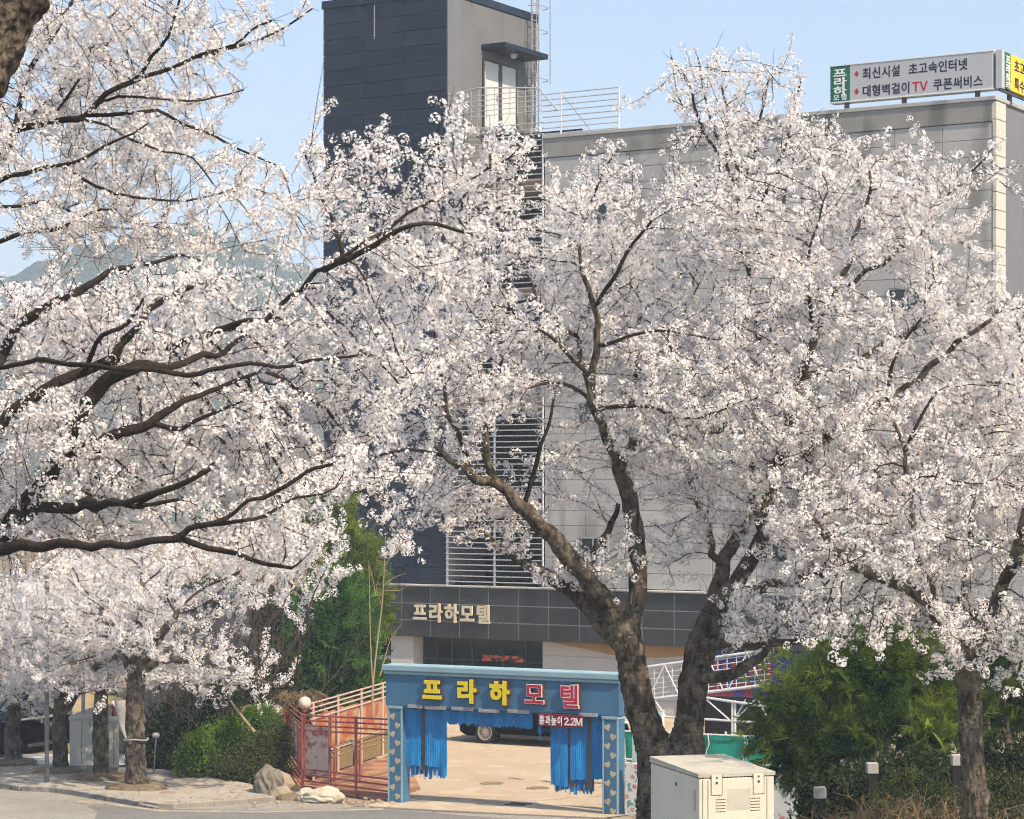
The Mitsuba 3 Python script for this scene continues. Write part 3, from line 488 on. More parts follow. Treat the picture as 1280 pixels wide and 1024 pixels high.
# vinyl strip curtains hanging under the beam
bsdf('vinyl_blue', mottle((0.006, 0.17, 0.46), (0.015, 0.25, 0.58), 6, 6, 1.5), 0.45, 0.4)
bsdf('vinyl_pale', (0.42, 0.52, 0.62), 0.5); bsdf('vinyl_grey', (0.12, 0.125, 0.135), 0.5)
def strips(x0, x1, d, ztop, zbot, rag, w, seed):
    """a hanging band of vinyl: fine pleats, a soft wave, the lower edge cut into ragged ribbons; both faces"""
    rng = np.random.default_rng(seed); n = max(4, int((x1 - x0) / .022)); xx = np.linspace(x0, x1, n + 1)
    ends = zbot + rag * np.repeat(rng.uniform(0, 1, n // 2 + 2), 2)[:n + 1]
    zs = np.array([0, .3, .6, .85, 1.0]); V = []
    ph = rng.uniform(0, 6); lean = rng.normal() * .01
    for k, t in enumerate(zs):
        z = ztop + (ends - ztop) * t
        y = d + .007 * np.where(np.arange(n + 1) % 2, 1, -1) + .018 * np.sin(xx * 9 + ph) * t + .008 * np.sin(xx * 31 + ph * 2) * t
        V.append(np.column_stack([xx + lean * t + (rng.normal(size=n + 1) * .004 if k == 4 else 0), y, z]))
    V = np.vstack(V); i, j = np.meshgrid(np.arange(4), np.arange(n), indexing='ij'); i = (i * (n + 1) + j).ravel()
    f = np.stack([i, i + 1, i + n + 2, i + n + 1], 1); m = len(V)
    return trimesh.Trimesh(*meshkit.arrays((np.vstack([V, V + [0, .004, 0]]), np.vstack([f, f[:, ::-1] + m])))[:2], process=False)
for nm, lab, bands, tails in (('strip_curtain', 'blue and grey vinyl strip curtain tied at the left side of the gateway', ((.46, .82, 'blue', .86), (.83, .97, 'grey', .80), (.98, 1.48, 'blue', .88)), (.50, 1.46, .58)),
                              ('strip_curtain', 'blue and grey vinyl strip curtain hanging at the right side of the gateway', ((4.20, 4.60, 'blue', .62), (4.61, 4.70, 'grey', .62), (4.71, 5.07, 'blue', .78), (5.08, 5.20, 'grey', .60), (5.21, 5.54, 'blue', .82)), (4.25, 5.22, .45))):
    c = thing(nm, lab, 'curtain')
    for i, (a, b, col, zb) in enumerate(bands):
        put(f'{col}_strips', strips(a - .025, b + .025, .20 + .025 * (col == 'grey'), 2.26, zb, .035, .045, int(a * 100)), f'vinyl_{col}', c, to_world=MG)
    put('frayed_tail', strips(tails[0], tails[1], .28, 1.2, tails[2], .12, .05, 9), 'vinyl_blue', c, to_world=MG)
    put('pale_ends', cat([strips(tails[0] + .12 * q, tails[0] + .12 * q + .035, .262, tails[2] + .25, tails[2] + .02, .05, .04, q) for q in range(int((tails[1] - tails[0]) / .12))]), 'vinyl_pale', c, to_world=MG)
c = thing('cut_curtain', 'short torn remnant of blue vinyl curtain across the middle of the gateway', 'curtain')
put('blue_strips', strips(1.5, 3.72, .22, 2.26, 1.86, .07, .06, 77), 'vinyl_blue', c, to_world=MG)
put('blue_strips', strips(3.95, 4.19, .22, 2.26, 1.95, .08, .05, 78), 'vinyl_blue', c, to_world=MG)
put('hanging_scrap', strips(3.86, 3.96, .2, 2.24, 1.62, .2, .05, 79), 'vinyl_blue', c, to_world=MG)
# manhole covers in the yard
bsdf('rust_plate', grime((0.16, 0.11, 0.05), (0.26, 0.19, 0.10), 4, 0.3), 0.8)
for i, (px, py, r, lab) in enumerate(((615, 980, .30, 'round rusty manhole cover in the yard, left of the other'), (672, 986, .28, 'round worn manhole cover in the yard, right of the other'))):
    x, y = gp(px, py)
    put_k = thing('manhole_cover', lab, 'manhole cover')
    put('ring', trimesh.creation.annulus(r * .9, r, .03).apply_translation([x, y, zg(y) + .004]), 'kerbstone', put_k)
    put('plate', trimesh.creation.cylinder(r * .89, .024, sections=28).apply_translation([x, y, zg(y) + .004]), 'rust_plate', put_k)
x, y = gp(647, 1008)
k = thing('drain_grate', 'small dark drain grate in the yard just inside the gate', 'drain')
for q in range(5): put('bar', cbox(-.2 + q * .09, -.15 + q * .09, -.14, .14, -.01, .018, 0), 'dark_metal', k, to_world=M4(frame([x, y, zg(y) + .006], G[:2, 0])))
put('frame', cat([cbox(-.25, .27, -.19, -.14, -.01, .022, 0), cbox(-.25, .27, .14, .19, -.01, .022, 0)]), 'dark_metal', k, to_world=M4(frame([x, y, zg(y) + .006], G[:2, 0])))

# ------------------------------------------------------------------ cars
scene['m_car_black'] = {'type': 'principled', 'base_color': rgb(0.012, 0.012, 0.014), 'roughness': 0.25, 'specular': 0.5, 'clearcoat': 1.0, 'clearcoat_gloss': 0.95}
scene['m_car_silver'] = {'type': 'principled', 'base_color': rgb(0.42, 0.44, 0.46), 'roughness': 0.3, 'metallic': 0.5, 'specular': 0.5, 'clearcoat': 1.0, 'clearcoat_gloss': 0.95}
bsdf('tyre', (0.02, 0.02, 0.02), 0.85, 0.2); bsdf('alloy', (0.62, 0.62, 0.63), 0.3, 0.5, metal=0.6); bsdf('tail_red', (0.35, 0.01, 0.02), 0.2, 0.6); bsdf('lamp_clear', (0.6, 0.62, 0.65), 0.15, 0.6)
def car(label, m, paint, spokes=14):
    """saloon: x forward from the tail, y to the left, wheels on z = 0"""
    c = thing('parked_car', label, 'car')
    W = M4(m)
    Lc, wx = 4.85, (0.98, 3.83)
    st_ = np.linspace(0, Lc, 60)
    hood = np.interp(st_, [0, .06, .25, .9, 3.4, 4.1, 4.6, 4.8, 4.85], [.62, .86, .96, .97, .93, .86, .74, .62, .50])
    low = np.interp(st_, [0, .1, .4, 4.4, 4.75, 4.85], [.42, .30, .20, .19, .24, .36])
    half = np.interp(st_, [0, .08, .35, 1.2, 3.6, 4.4, 4.75, 4.85], [.62, .76, .87, .92, .92, .86, .70, .58])
    V = []
    for x, h, l, w in zip(st_, hood, low, half):
        arch = max([math.sqrt(max(0.0, .37 ** 2 - (x - q) ** 2)) + .31 if abs(x - q) < .37 else 0 for q in wx])
        lo = max(l, arch)
        ring = [(0, l), (w * .80, l), (w * .97, lo), (w, lo + (h - lo) * .35), (w * .985, lo + (h - lo) * .7), (w * .90, h - .015), (w * .6, h + .01), (0, h + .02)]
        V.append([[x, -a, b] for a, b in ring] + [[x, a, b] for a, b in ring[-2:0:-1]])
    V = np.array(V); n, k = V.shape[:2]
    i, j = np.meshgrid(np.arange(n - 1), np.arange(k), indexing='ij')
    Fc = np.stack([i * k + j, i * k + (j + 1) % k, (i + 1) * k + (j + 1) % k, (i + 1) * k + j], -1).reshape(-1, 4)
    Fc = np.vstack([Fc[:, [0, 1, 2]], Fc[:, [0, 2, 3]], [[0, q + 1, q] for q in range(1, k - 1)], [[(n - 1) * k, (n - 1) * k + q, (n - 1) * k + q + 1] for q in range(1, k - 1)]])
    put('body', trimesh.Trimesh(V.reshape(-1, 3), Fc, process=False), paint, c, smooth=35, to_world=W)
    def cab(inset, zt, x0, x1, x2, x3, zb=.95):
        p = []
        for x, z, w in ((x0, zb, .80), (x1, zt, .62), (x2, zt, .62), (x3, zb - .03, .80)):
            p += [[x, -(w - inset), z], [x, w - inset, z]]
        return trimesh.convex.convex_hull(np.array(p + [[(x1 + x2) / 2, s * (.60 - inset), zt + .04] for s in (-1, 1)]))
    put('roof', cab(0, 1.44, .72, 1.35, 2.55, 3.45), paint, c, smooth=30, to_world=W)
    gls = []
    for s in (-1, 1):
        for a, b, d, e in ((.98, 1.42, 1.92, 1.95), (2.02, 2.0, 2.52, 3.12)):
            q = np.array([[a, s * .785, 1.0], [b, s * .655, 1.37], [d, s * .655, 1.37], [e, s * .785, 1.0]])
            gls.append(trimesh.convex.convex_hull(np.vstack([q, q - [0, s * .03, 0]])))
    for g in gls: put('window', g, 'dark_glass', c, to_world=W)
    put('windscreen', trimesh.convex.convex_hull(np.array([[3.40, -.70, .97], [3.40, .70, .97], [2.60, -.55, 1.41], [2.60, .55, 1.41], [3.42, -.70, .99], [3.42, .70, .99], [2.62, -.55, 1.43], [2.62, .55, 1.43]])), 'dark_glass', c, to_world=W)
    put('rear_window', trimesh.convex.convex_hull(np.array([[.76, -.68, .99], [.76, .68, .99], [1.30, -.55, 1.41], [1.30, .55, 1.41], [.74, -.68, 1.01], [.74, .68, 1.01], [1.28, -.55, 1.43], [1.28, .55, 1.43]])), 'dark_glass', c, to_world=W)
    for s in (-1, 1):
        put('tail_light', cbox(.0, .22, s * .66 - .14, s * .66 + .14, .72, .86, .03), 'tail_red', c, to_world=W)
        put('headlight', cbox(4.52, 4.76, s * .62 - .14, s * .62 + .14, .58, .69, .03), 'lamp_clear', c, to_world=W)
        put('mirror', cbox(3.0, 3.16, s * 1.0 - .10, s * 1.0 + .06, .96, 1.09, .03), paint, c, to_world=W)
        put('sill', cbox(1.5, 3.3, s * .90 - .02, s * .90 + .02, .20, .30, .01), 'dark_metal', c, to_world=W)
        for x in wx:
            R = np.eye(4); R[:3, :3] = [[1, 0, 0], [0, 0, 1], [0, -1, 0]] if s > 0 else [[1, 0, 0], [0, 0, -1], [0, 1, 0]]; R[:3, 3] = [x, s * .78, .335]
            prof = np.array([[.235, -.10], [.30, -.11], [.33, -.08], [.335, 0], [.33, .08], [.30, .11], [.235, .10]])
            wk = put('wheel', trimesh.creation.revolve(prof, sections=36), 'tyre', c, smooth=40, to_world=M4(m @ R))
            rim = [trimesh.creation.annulus(.205, .24, .19, sections=36), trimesh.creation.cylinder(.05, .14, sections=14)]
            for q in range(spokes):
                a = 2 * math.pi * q / spokes
                b = cbox(.03, .215, -.011, .011, .045, .075, 0); b.apply_transform(trimesh.transformations.rotation_matrix(a, [0, 0, 1])); rim.append(b)
            put('rim', cat(rim), 'alloy', wk, to_world=M4(m @ R))
            put('brake_disc', trimesh.creation.cylinder(.2, .02, sections=20), 'dark_metal', wk, to_world=M4(m @ R))
    return c
cx, cy = P(605, 930, 68.3)[:2]
d = np.array([.875, -.484]); o = np.array([cx, cy]) - d * .98 - np.array([-d[1], d[0]]) * -.92
car('black saloon car parked in the yard behind the gateway, rear wheel showing', frame([o[0], o[1], 0.0], d), 'car_black', 15)
d = np.array([.42, .9]); d /= np.linalg.norm(d); o = np.array(P(-28, 968, 64.5)[:2])
car('silver car parked at the far left behind the street tree', frame([o[0] - .3, o[1], 0.0], d), 'car_silver', 7)

# ------------------------------------------------------------------ pipe fence with weathered panels
bsdf('fence_red', grime((0.22, 0.05, 0.055), (0.38, 0.13, 0.12), 5, 0.3, (0.3, 0.22, 0.2)), 0.6)
bsdf('footing', grime((0.62, 0.36, 0.27), (0.78, 0.54, 0.43), 4, 0.4, (0.32, 0.16, 0.12)), 0.8)
bsdf('fence_pink', grime((0.42, 0.28, 0.24), (0.62, 0.47, 0.42), 5, 0.3, (0.25, 0.12, 0.1)), 0.6)
bsdf('panel_weathered', mottle((0.64, 0.54, 0.50), (0.40, 0.16, 0.15), 7, lo=.45, hi=.72), 0.8)
bsdf('panel_orange', mottle((0.66, 0.20, 0.11), (0.72, 0.48, 0.28), 3, lo=.4, hi=.65), 0.8)
bsdf('panel_red', mottle((0.28, 0.07, 0.07), (0.40, 0.20, 0.17), 5), 0.8)
bsdf('panel_pale', mottle((0.42, 0.45, 0.47), (0.08, 0.19, 0.36), 3, lo=.55, hi=.66), 0.8)
bsdf('clay', mottle((0.17, 0.085, 0.055), (0.31, 0.17, 0.11), 2), 0.9)
def fence(label, a, b, za, zb, posts, top, bottom, rail_m, post_m, rr_=.022):
    """a, b ground points; top/bottom: rail heights as offsets below the top / above the foot"""
    f = thing('pipe_fence', label, 'fence')
    a, b = np.array(a), np.array(b)
    at = lambda t, z: np.array([*(a[:2] + (b - a)[:2] * t), z])  # noqa: E731
    ht = lambda t: za + (zb - za) * t  # noqa: E731
    for t in posts: put('post', rod(at(t, -.05), at(t, ht(t) + .03), .035), post_m, f)
    for q in top: put('rail', rod(at(0, za - q), at(1, zb - q), rr_, 6), rail_m, f)
    for q in bottom: put('rail', rod(at(0, q), at(1, q), rr_, 6), rail_m, f)
    return f, at
c0, c1, c2 = np.array([-2.90, 55.75]), np.array(gp(378, 989)), np.array(gp(355, 957))
f1, at1 = fence('front run of maroon pipe fence left of the gateway, with one weathered panel', c1, c0, 1.83, 1.93, (0, .33, .64), (0, .12, .24, .36), (.12, .26, .40, .54), 'fence_red', 'fence_red')
for q in ('panel_weathered', 'panel_orange', 'panel_red', 'panel_pale'):      # thin translucent sheet
    scene['m_' + q] = {'type': 'principledthin', 'base_color': scene['m_' + q]['bsdf']['base_color'], 'roughness': 0.6, 'diff_trans': 0.9, 'spec_trans': 0.0}
def fpanel(f, at, t0, t1, z0, z1, mat, n=14):
    p, q = at(t0, 0), at(t1, 0); d_ = (q - p)[:2]; L = np.linalg.norm(d_)
    rng = np.random.default_rng(int(t0 * 100)); bumps = np.linspace(0, L, n)
    v = [[x_b, .03 + .02 * (i % 2) + .006 * rng.normal(), z] for z in (z0, z1) for i, x_b in enumerate(bumps)]
    m_ = (np.array(v), np.array([[i, i + 1, n + i + 1, n + i] for i in range(n - 1)]))
    return put('panel', m_, mat, f, to_world=M4(frame([p[0], p[1], 0], d_)))
fpanel(f1, at1, .02, .32, .42, 1.62, 'panel_weathered')
f2, at2 = fence('side run of maroon pipe fence beside the green bushes, with red and pale panels', c2, c1, 1.70, 1.83, (0, 1), (0, .12, .24, .36), (.12, .26, .40, .54), 'fence_red', 'fence_red')
fpanel(f2, at2, .05, .34, .5, 1.5, 'panel_red'); fpanel(f2, at2, .36, .62, .5, 1.5, 'panel_pale'); fpanel(f2, at2, .64, .98, .5, 1.5, 'panel_red')
e0, e1 = np.array(P(388, 605, 59.8)[:2]), np.array(P(495, 605, 66.5)[:2])
f3, at3 = fence('rear run of sunlit pale pink fence with orange panels along the drive', e0, e1, 1.92, 1.98, (0.03, .3, .57, .83), (0, .12, .24, .40), (.62,), 'fence_pink', 'fence_pink')
for t in (.05, .32, .59, .85): fpanel(f3, at3, t, min(t + .24, 1), .70, 1.60, 'panel_orange')
for t in (.03, .5): fpanel(f3, at3, t, t + .46, .02, .66, 'rust_plate')
f4, at4 = fence('low brown rail fence seen inside the fenced corner', np.array(P(415, 605, 58.3)[:2]), np.array(P(484, 605, 60.6)[:2]), 1.0, 1.15, (0.05, .5), (0, .12, .24), (.12,), 'rust_plate', 'fence_red')
lw = [at1(.0, 0), at1(1., 0)]
fw = frame([*(lw[0][:2] + [.05, .10]), 0], (lw[1] - lw[0])[:2])
put('footing', cbox(.03, np.linalg.norm(lw[1] - lw[0]) - .05, 0, .1, -.05, .09, .01), 'footing', f1, to_world=M4(fw))
struct('clay_floor', sheet([tuple(c0), tuple(c1), tuple(c2), tuple(e0), tuple(e1 + [.2, 0]), (-2.2, 58)], 0.006), 'clay')
# globe lamps
bsdf('globe', grime((0.55, 0.52, 0.44), (0.72, 0.69, 0.60), 6, 0.35, (0.3, 0.25, 0.2)), 0.35, 0.5)
for (px, py, y_, lab) in ((346, 889, 61.5, 'cream globe lamp on a short post at the far corner of the fence'), (381, 879, 60.2, 'cream globe lamp on a short post nearer the gateway')):
    k = thing('globe_lamp', lab, 'lamp'); p = P(px, py, y_)
    put('globe', trimesh.creation.icosphere(3, .165).apply_translation(p), 'globe', k, smooth=True)
    put('collar', trimesh.creation.cylinder(.07, .07, sections=16).apply_translation(p - [0, 0, .18]), 'fence_red', k)
    put('post', rod([p[0], p[1], -.05], p - [0, 0, .2], .04), 'fence_red', k)
# rocks and tarpaulins at the fence corner
bsdf('boulder', grime((0.26, 0.21, 0.15), (0.44, 0.37, 0.28), 2.5, 0.3), 0.9, 0.15, bump=lambda p, n, uv: fbm(p.x * 9, p.y * 9, p.z * 9, 3), bscale=0.03)
bsdf('tarp_grey', grime((0.13, 0.12, 0.10), (0.25, 0.23, 0.19), 3, 0.4, (0.3, 0.29, 0.25)), 0.8)
bsdf('sack_cream', grime((0.42, 0.38, 0.30), (0.60, 0.56, 0.46), 4, 0.25), 0.8)
def lump(center, size, seed, rough=.35, fold=0.0, sub=4):
    s = trimesh.creation.icosphere(sub, 1.0); v = s.vertices
    r = 1 + rough * (meshkit.fbm(v * 1.3 + seed * 7.1, 3, seed) - .5) * 2
    if fold: r = r + fold * np.sin((v[:, 0] * 3 + v[:, 1] * 5 + meshkit.noise(v * 2 + seed, seed) * 6) * 2.2) * (1 - np.abs(v[:, 2]))
    return trimesh.Trimesh(v * r[:, None] * np.array(size) + np.array(center), s.faces, process=False)
def low(px, py): x, y = gp(px, py); return x, y
for nm, lab, px, py, size, mat, seed, fo in (('boulder', 'tan boulder wedged under the corner of the pipe fence', 352, 990, (.34, .32, .34), 'boulder', 3, 0), ('boulder', 'grey brown boulder in front of the tan one', 352, 1000, (.30, .28, .24), 'boulder', 8, 0),
                                             ('tarpaulin', 'crumpled grey tarpaulin over rubble left of the boulders', 336, 996, (.32, .36, .52), 'tarp_grey', 5, .10), ('sandbag', 'cream sack slumped before the pipe fence', 404, 1004, (.44, .34, .25), 'sack_cream', 6, .09), ('sandbag', 'small cream sack leaning on the larger one', 383, 1001, (.22, .22, .22), 'sack_cream', 12, .08)):
    x, y = low(px, py)
    k = thing(nm, lab, {'boulder': 'rock', 'tarpaulin': 'tarpaulin', 'sandbag': 'sack'}[nm])
    if nm == 'boulder':
        h_ = np.random.default_rng(seed).normal(size=(26, 3)); h_ /= np.linalg.norm(h_, axis=1, keepdims=True)
        scene[k] = mikit.ply(trimesh.convex.convex_hull(h_ * size * np.random.default_rng(seed + 1).uniform(.8, 1.05, (26, 1)) + [x, y, size[2] * .5]), 'm_' + mat)
        continue
    scene[k] = mikit.ply(lump([x, y, size[2] * .45], size, seed, .3, fo * 1.5), 'm_' + mat, smooth=True)
rng = np.random.default_rng(5)
pb = []
for _ in range(150):
    x, y = gp(rng.uniform(300, 500), rng.uniform(1000, 1013)); s = rng.uniform(.02, .07)
    pb.append(lump([x, y, s * .4], (s, s, s * .7), int(rng.integers(99)), .4, sub=1))
k = put('gravel', cat(pb), 'boulder', kind='stuff'); labels[k].update(label='loose gravel and rubble along the foot of the fence', category='gravel')

# ------------------------------------------------------------------ cream utility cabinet, near right
bsdf('cabinet_cream', grime((0.53, 0.52, 0.43), (0.68, 0.67, 0.57), 2.6, 0.3, (0.35, 0.33, 0.27)), 0.5, 0.3)
bsdf('cabinet_top', grime((0.34, 0.33, 0.29), (0.54, 0.53, 0.47), 3.5, 0.45, (0.25, 0.23, 0.19)), 0.6, 0.3)
bsdf('sticker', grime((0.40, 0.40, 0.34), (0.56, 0.55, 0.47), 9, 0.5, (0.28, 0.28, 0.25)), 0.7)
bsdf('rust_gap', (0.12, 0.05, 0.03), 0.8)
p0 = P(873, 968, 30.0); CM = frame([p0[0], p0[1], 0], [.959, .284]); zt = p0[2]
cb = thing('utility_cabinet', 'cream steel utility cabinet with hinged lid before the twin trunk tree', 'cabinet')
def cput(n, m, mat, par=cb): return put(n, m, mat, par, to_world=M4(CM))
CW, CD, zf = 1.035, 1.80, 2.25
cput('body', cbox(.012, CW - .012, .012, CD - .012, zf, zt - .06, .006), 'cabinet_cream')
lid = np.array([[-.0, .0, zt - .045], [CW, .0, zt - .045], [CW, CD, zt - .045], [0, CD, zt - .045], [0, 0, zt], [CW, 0, zt], [CW, CD, zt + .03], [0, CD, zt + .03]])
cput('lid', trimesh.convex.convex_hull(lid), 'cabinet_top')
cput('lid_gasket', cbox(.02, CW - .02, .02, CD - .02, zt - .062, zt - .044, 0), 'rust_gap')
for x in (.06, CW - .11): cput('corner_fold', cbox(x, x + .05, -.004, .012, zf, zt - .07, .002), 'cabinet_cream')
fd = cput('front_door', cbox(.13, CW - .13, -.006, .012, zf, zt - .075, .004), 'cabinet_cream')
for x in (.17, CW - .30):
    hk = cput('hinge_plate', cbox(x, x + .14, -.016, -.005, zt - .27, zt - .012, .004), 'cabinet_cream')
    cput('gap', cbox(x - .008, x + .148, -.009, -.0055, zt - .278, zt - .02, 0), 'rust_gap', hk)
    for zz, s in ((.05, .013), (.115, .017)): cput('bolt', trimesh.creation.icosphere(1, s).apply_translation([x + .07, -.018, zt - zz]), 'dark_metal', hk)
    for q in range(5): cput('vent_slot', cbox(x + .07 - .06 + (.05 if x < .5 else -.05), x + .07 + .07 + (.05 if x < .5 else -.05), -.012, -.005, zt - .33 - q * .038, zt - .322 - q * .038, 0), 'rust_gap', fd)
cput('worn_sticker', cbox(.38, .70, -.0085, -.006, zt - .47, zt - .20, 0), 'sticker', fd)
cput('keyhole', cbox(-.004, .008, .80, .825, zt - .24, zt - .20, 0), 'dark_metal'); cput('number_label', cbox(.004, .0105, .12, .20, zt - .48, zt - .22, 0), 'sticker')
cput('plinth', cbox(-.06, CW + .06, -.06, CD + .06, 1.9, zf, .02), 'concrete')

# ------------------------------------------------------------------ grey cabinets, pole and banner in the left row
bsdf('cabinet_grey', grime((0.36, 0.37, 0.35), (0.50, 0.51, 0.48), 2.2, 0.25, (0.25, 0.24, 0.22)), 0.55, 0.3)
for nm, lab, px0, px1, y_, zt_, dd in (('grey_cabinet', 'pale grey utility cabinet between the second and third street trees', 87, 116, 60.6, 1.53, .55), ('grey_cabinet', 'narrow grey cabinet half hidden behind a street tree trunk', 136, 147, 60.2, 1.52, .5)):
    a = P(px0, 605, y_); w = (px1 - px0) / F * y_
    k = thing(nm, lab, 'cabinet'); m = M4(frame([a[0], a[1], 0], [.97, .1]))
    put('body', cbox(0, w, 0, dd, .28, zt_ - .09, .008), 'cabinet_grey', k, to_world=m)
    put('lid', cbox(-.03, w + .03, -.03, dd + .03, zt_ - .09, zt_, .012), 'cabinet_grey', k, to_world=m)
    put('plinth', cbox(.02, w - .02, .02, dd, -.02, .28, .01), 'concrete', k, to_world=m)
    put('door_seam', cbox(w / 2 - .006, w / 2 + .006, -.004, .0, .32, zt_ - .12, 0), 'dark_metal', k, to_world=m)
    put('latch', cbox(w * .85, w * .88, -.03, .0, zt_ - .24, zt_ - .16, .003), 'dark_metal', k, to_world=m)
bsdf('pole_grey', (0.13, 0.135, 0.15), 0.5, 0.4)
k = thing('street_pole', 'thin grey steel pole at the pavement edge beside the dark trunk', 'pole')
a = P(58.5, 984, 58.6)
put('shaft', rod([a[0], a[1], 0], [a[0], a[1], 6.5], .055, 12), 'pole_grey', k, smooth=40); put('base_plate', cbox(-.14, .14, -.14, .14, 0, .12, .01).apply_translation([a[0], a[1], 0]), 'grey_metal', k)
put('arm', tube(spline([[a[0], a[1], 6.4], [a[0] + .3, a[1] - .1, 6.9], [a[0] + 1.2, a[1] - .4, 7.1]], .2), .035, 8), 'grey_metal', k, smooth=40)
# furled pale banner and cord on the tied tree
bsdf('plastic_pale', grime((0.26, 0.255, 0.25), (0.40, 0.40, 0.385), 5, 0.3, (0.4, 0.38, 0.36)), 0.5)
k = thing('furled_banner', 'furled pale plastic banner hanging beside the tied trunk', 'banner')
pts = [P(150, 876, 57.3), P(152, 890, 57.3), P(152, 905, 57.3), P(155, 916, 57.25), P(158, 924, 57.2)]
put('sheet', tube(spline(pts, .06), np.interp(np.arange(len(spline(pts, .06))), [0, 3, len(spline(pts, .06)) - 1], [.12, .13, .02]), 12, .35, 3), 'plastic_pale', k, smooth=True)
a = P(170, 924, 57.5); an = np.linspace(0, 2 * np.pi, 24)
k = thing('cord', 'pale cord tied round the rightmost street tree trunk', 'cord')
scene[k] = mikit.ply(tube(np.column_stack([a[0] + .285 * np.cos(an), a[1] + .285 * np.sin(an), a[2] + .015 * np.sin(3 * an)]), .022, 6), 'm_plastic_pale', smooth=True)
k = thing('garden_lamp', 'small lamp on a thin post among the dark bushes', 'lamp'); a = P(192, 957, 60.5)
put('post', rod([a[0], a[1], 0], [a[0] + .06, a[1], 1.0], .018), 'grey_metal', k)
put('head', lump([a[0] + .06, a[1], 1.06], (.10, .10, .075), 2, .05, sub=2), 'globe', k, smooth=True)
for px, py, r_, lab in ((172, 984, .75, 'low mound of soil round the foot of the tied street tree'), (127, 977, .8, 'low mound of soil round the foot of the tree before the grey cabinet'), (77, 972, .8, 'low mound of soil round the foot of the dark tree by the pole'), (17, 969, .7, 'low mound of soil round the foot of the farthest left tree')):
    k = thing('soil_mound', lab, 'soil'); y = {172: 57.5, 127: 59.5, 77: 61, 17: 62.5}[px]; x = P(px, 0, y)[0]
    scene[k] = mikit.ply(lump([x, y, .08], (r_, r_ * .8, .16), px, .3), 'm_soil', smooth=True)
# dark outbuilding behind the bushes, and the red edged awning
bsdf('slate_wall', grime((0.06, 0.065, 0.085), (0.10, 0.105, 0.125), 1.2, 0.2), 0.8)
k = thing('outbuilding', 'dark slate grey outbuilding wall behind the bushes and street trees', 'building'); a = P(163, 605, 66.0)
put('wall', cbox(0, 2.6, 0, 3, -.1, 4.2, .02), 'slate_wall', k, to_world=M4(frame([a[0], a[1], 0], [.96, -.2])))
put('plinth', cbox(-.03, 2.63, -.05, .0, -.1, .9, .01), 'void', k, to_world=M4(frame([a[0], a[1], 0], [.96, -.2])))
put('roof', cbox(-.2, 2.8, -.2, 3.2, 4.2, 4.35, .02), 'granite_1', k, to_world=M4(frame([a[0], a[1], 0], [.96, -.2])))
k = thing('awning', 'red and white edged dark awning stall behind the banner', 'awning'); a, b = P(141, 888, 64.5), P(160, 918, 63.5)
put('canopy', trimesh.convex.convex_hull(np.array([a, b, a + [0.3, 2, .2], b + [.3, 2, .2], a - [0, 0, .03], b - [0, 0, .03]])), 'void', k)
put('red_edge', tube([a + [0, -.03, .10], b + [0, -.03, .10]], .07, 6), 'dark_red', k); put('white_edge', tube([a + [0, -.03, .22], b + [0, -.03, .22]], .035, 6), 'white_metal', k)
for q in (a, b): put('leg', rod([q[0], q[1], 0], q, .03), 'dark_metal', k)
# posts along the far bank
for i, px in enumerate((8, 52, 88, 104, 131)):
    a = P(px, 605, 67.5 + .5 * i)
    k = thing('fence_post', 'pale concrete post along the far bank behind the street trees', 'post', 'pale posts along the far bank')
    labels[k] = {'label': ('leftmost', 'second from the left', 'middle', 'fourth from the left', 'rightmost')[i] + ' of the five pale concrete posts along the far bank', 'category': 'post'}
    scene[k] = mikit.ply(cbox(a[0] - .05, a[0] + .05, a[1] - .05, a[1] + .05, .2, 2.6 + .3 * (i % 2), .01), 'm_tile_wall')

# ------------------------------------------------------------------ right of the gate: painted wall, tarpaulin fence, truss
def paint_col(p, n, uv):
    c = mix((0.52, 0.55, 0.53), (0.64, 0.66, 0.64), fbm(p.x * 3, p.y * 3, p.z * 3, 3))
    f, s, w = voronoi((p.x - p.y) * 3.2, p.z * 4.6)
    c = dr.select((f < 0.24) & (w > 0.45), mix((0.42, 0.10, 0.10), (0.58, 0.38, 0.36), noise(p.x * 25, p.y * 25, p.z * 25)), c)
    c = dr.select((f > 0.42) & (noise((p.x - p.y) * 9, p.z * 9) > 0.70), mi.Color3f(0.16, 0.30, 0.28), c)
    return c
bsdf('flower_paint', proc(paint_col), 0.8); bsdf('tarp_green', grime((0.0, 0.20, 0.15), (0.01, 0.32, 0.24), 2.5, 0.2, (0.02, 0.12, 0.1)), 0.5, 0.4); bsdf('tarp_cyan', grime((0.10, 0.36, 0.36), (0.20, 0.48, 0.48), 2.0, 0.2, (0.05, 0.2, 0.2)), 0.6)
bsdf('sheet_pale', grime((0.40, 0.58, 0.56), (0.56, 0.70, 0.68), 2, 0.2, (0.3, 0.4, 0.4)), 0.6); bsdf('cap_blue', (0.03, 0.05, 0.30), 0.6)
pw = thing('painted_wall', 'low white wall painted with red flowers right of the gateway', 'wall')
for q in range(5): put('panel', cbox(6.08 + q * .82, 6.08 + (q + 1) * .82 - .012, .06, .18, -.1, 1.26 + .012 * (q % 2), .008), 'flower_paint', pw, to_world=MG)
put('blue_patch', lump([10.35, .05, 1.2], (.2, .06, .09), 4, .3, sub=2), 'cap_blue', pw, to_world=MG, smooth=True)
k = thing('cyan_sheet', 'pale cyan sheeting on a frame between the gateway and the twin trunk', 'sheeting')
put('sheet', cbox(6.02, 6.75, .55, .60, .9, 2.35, .01), 'sheet_pale', k, to_world=MG); put('frame', cat([rod([6.02, .62, 0], [6.02, .62, 2.4], .025, 6), rod([6.75, .62, 0], [6.75, .62, 2.4], .025, 6)]), 'white_metal', k, to_world=MG)
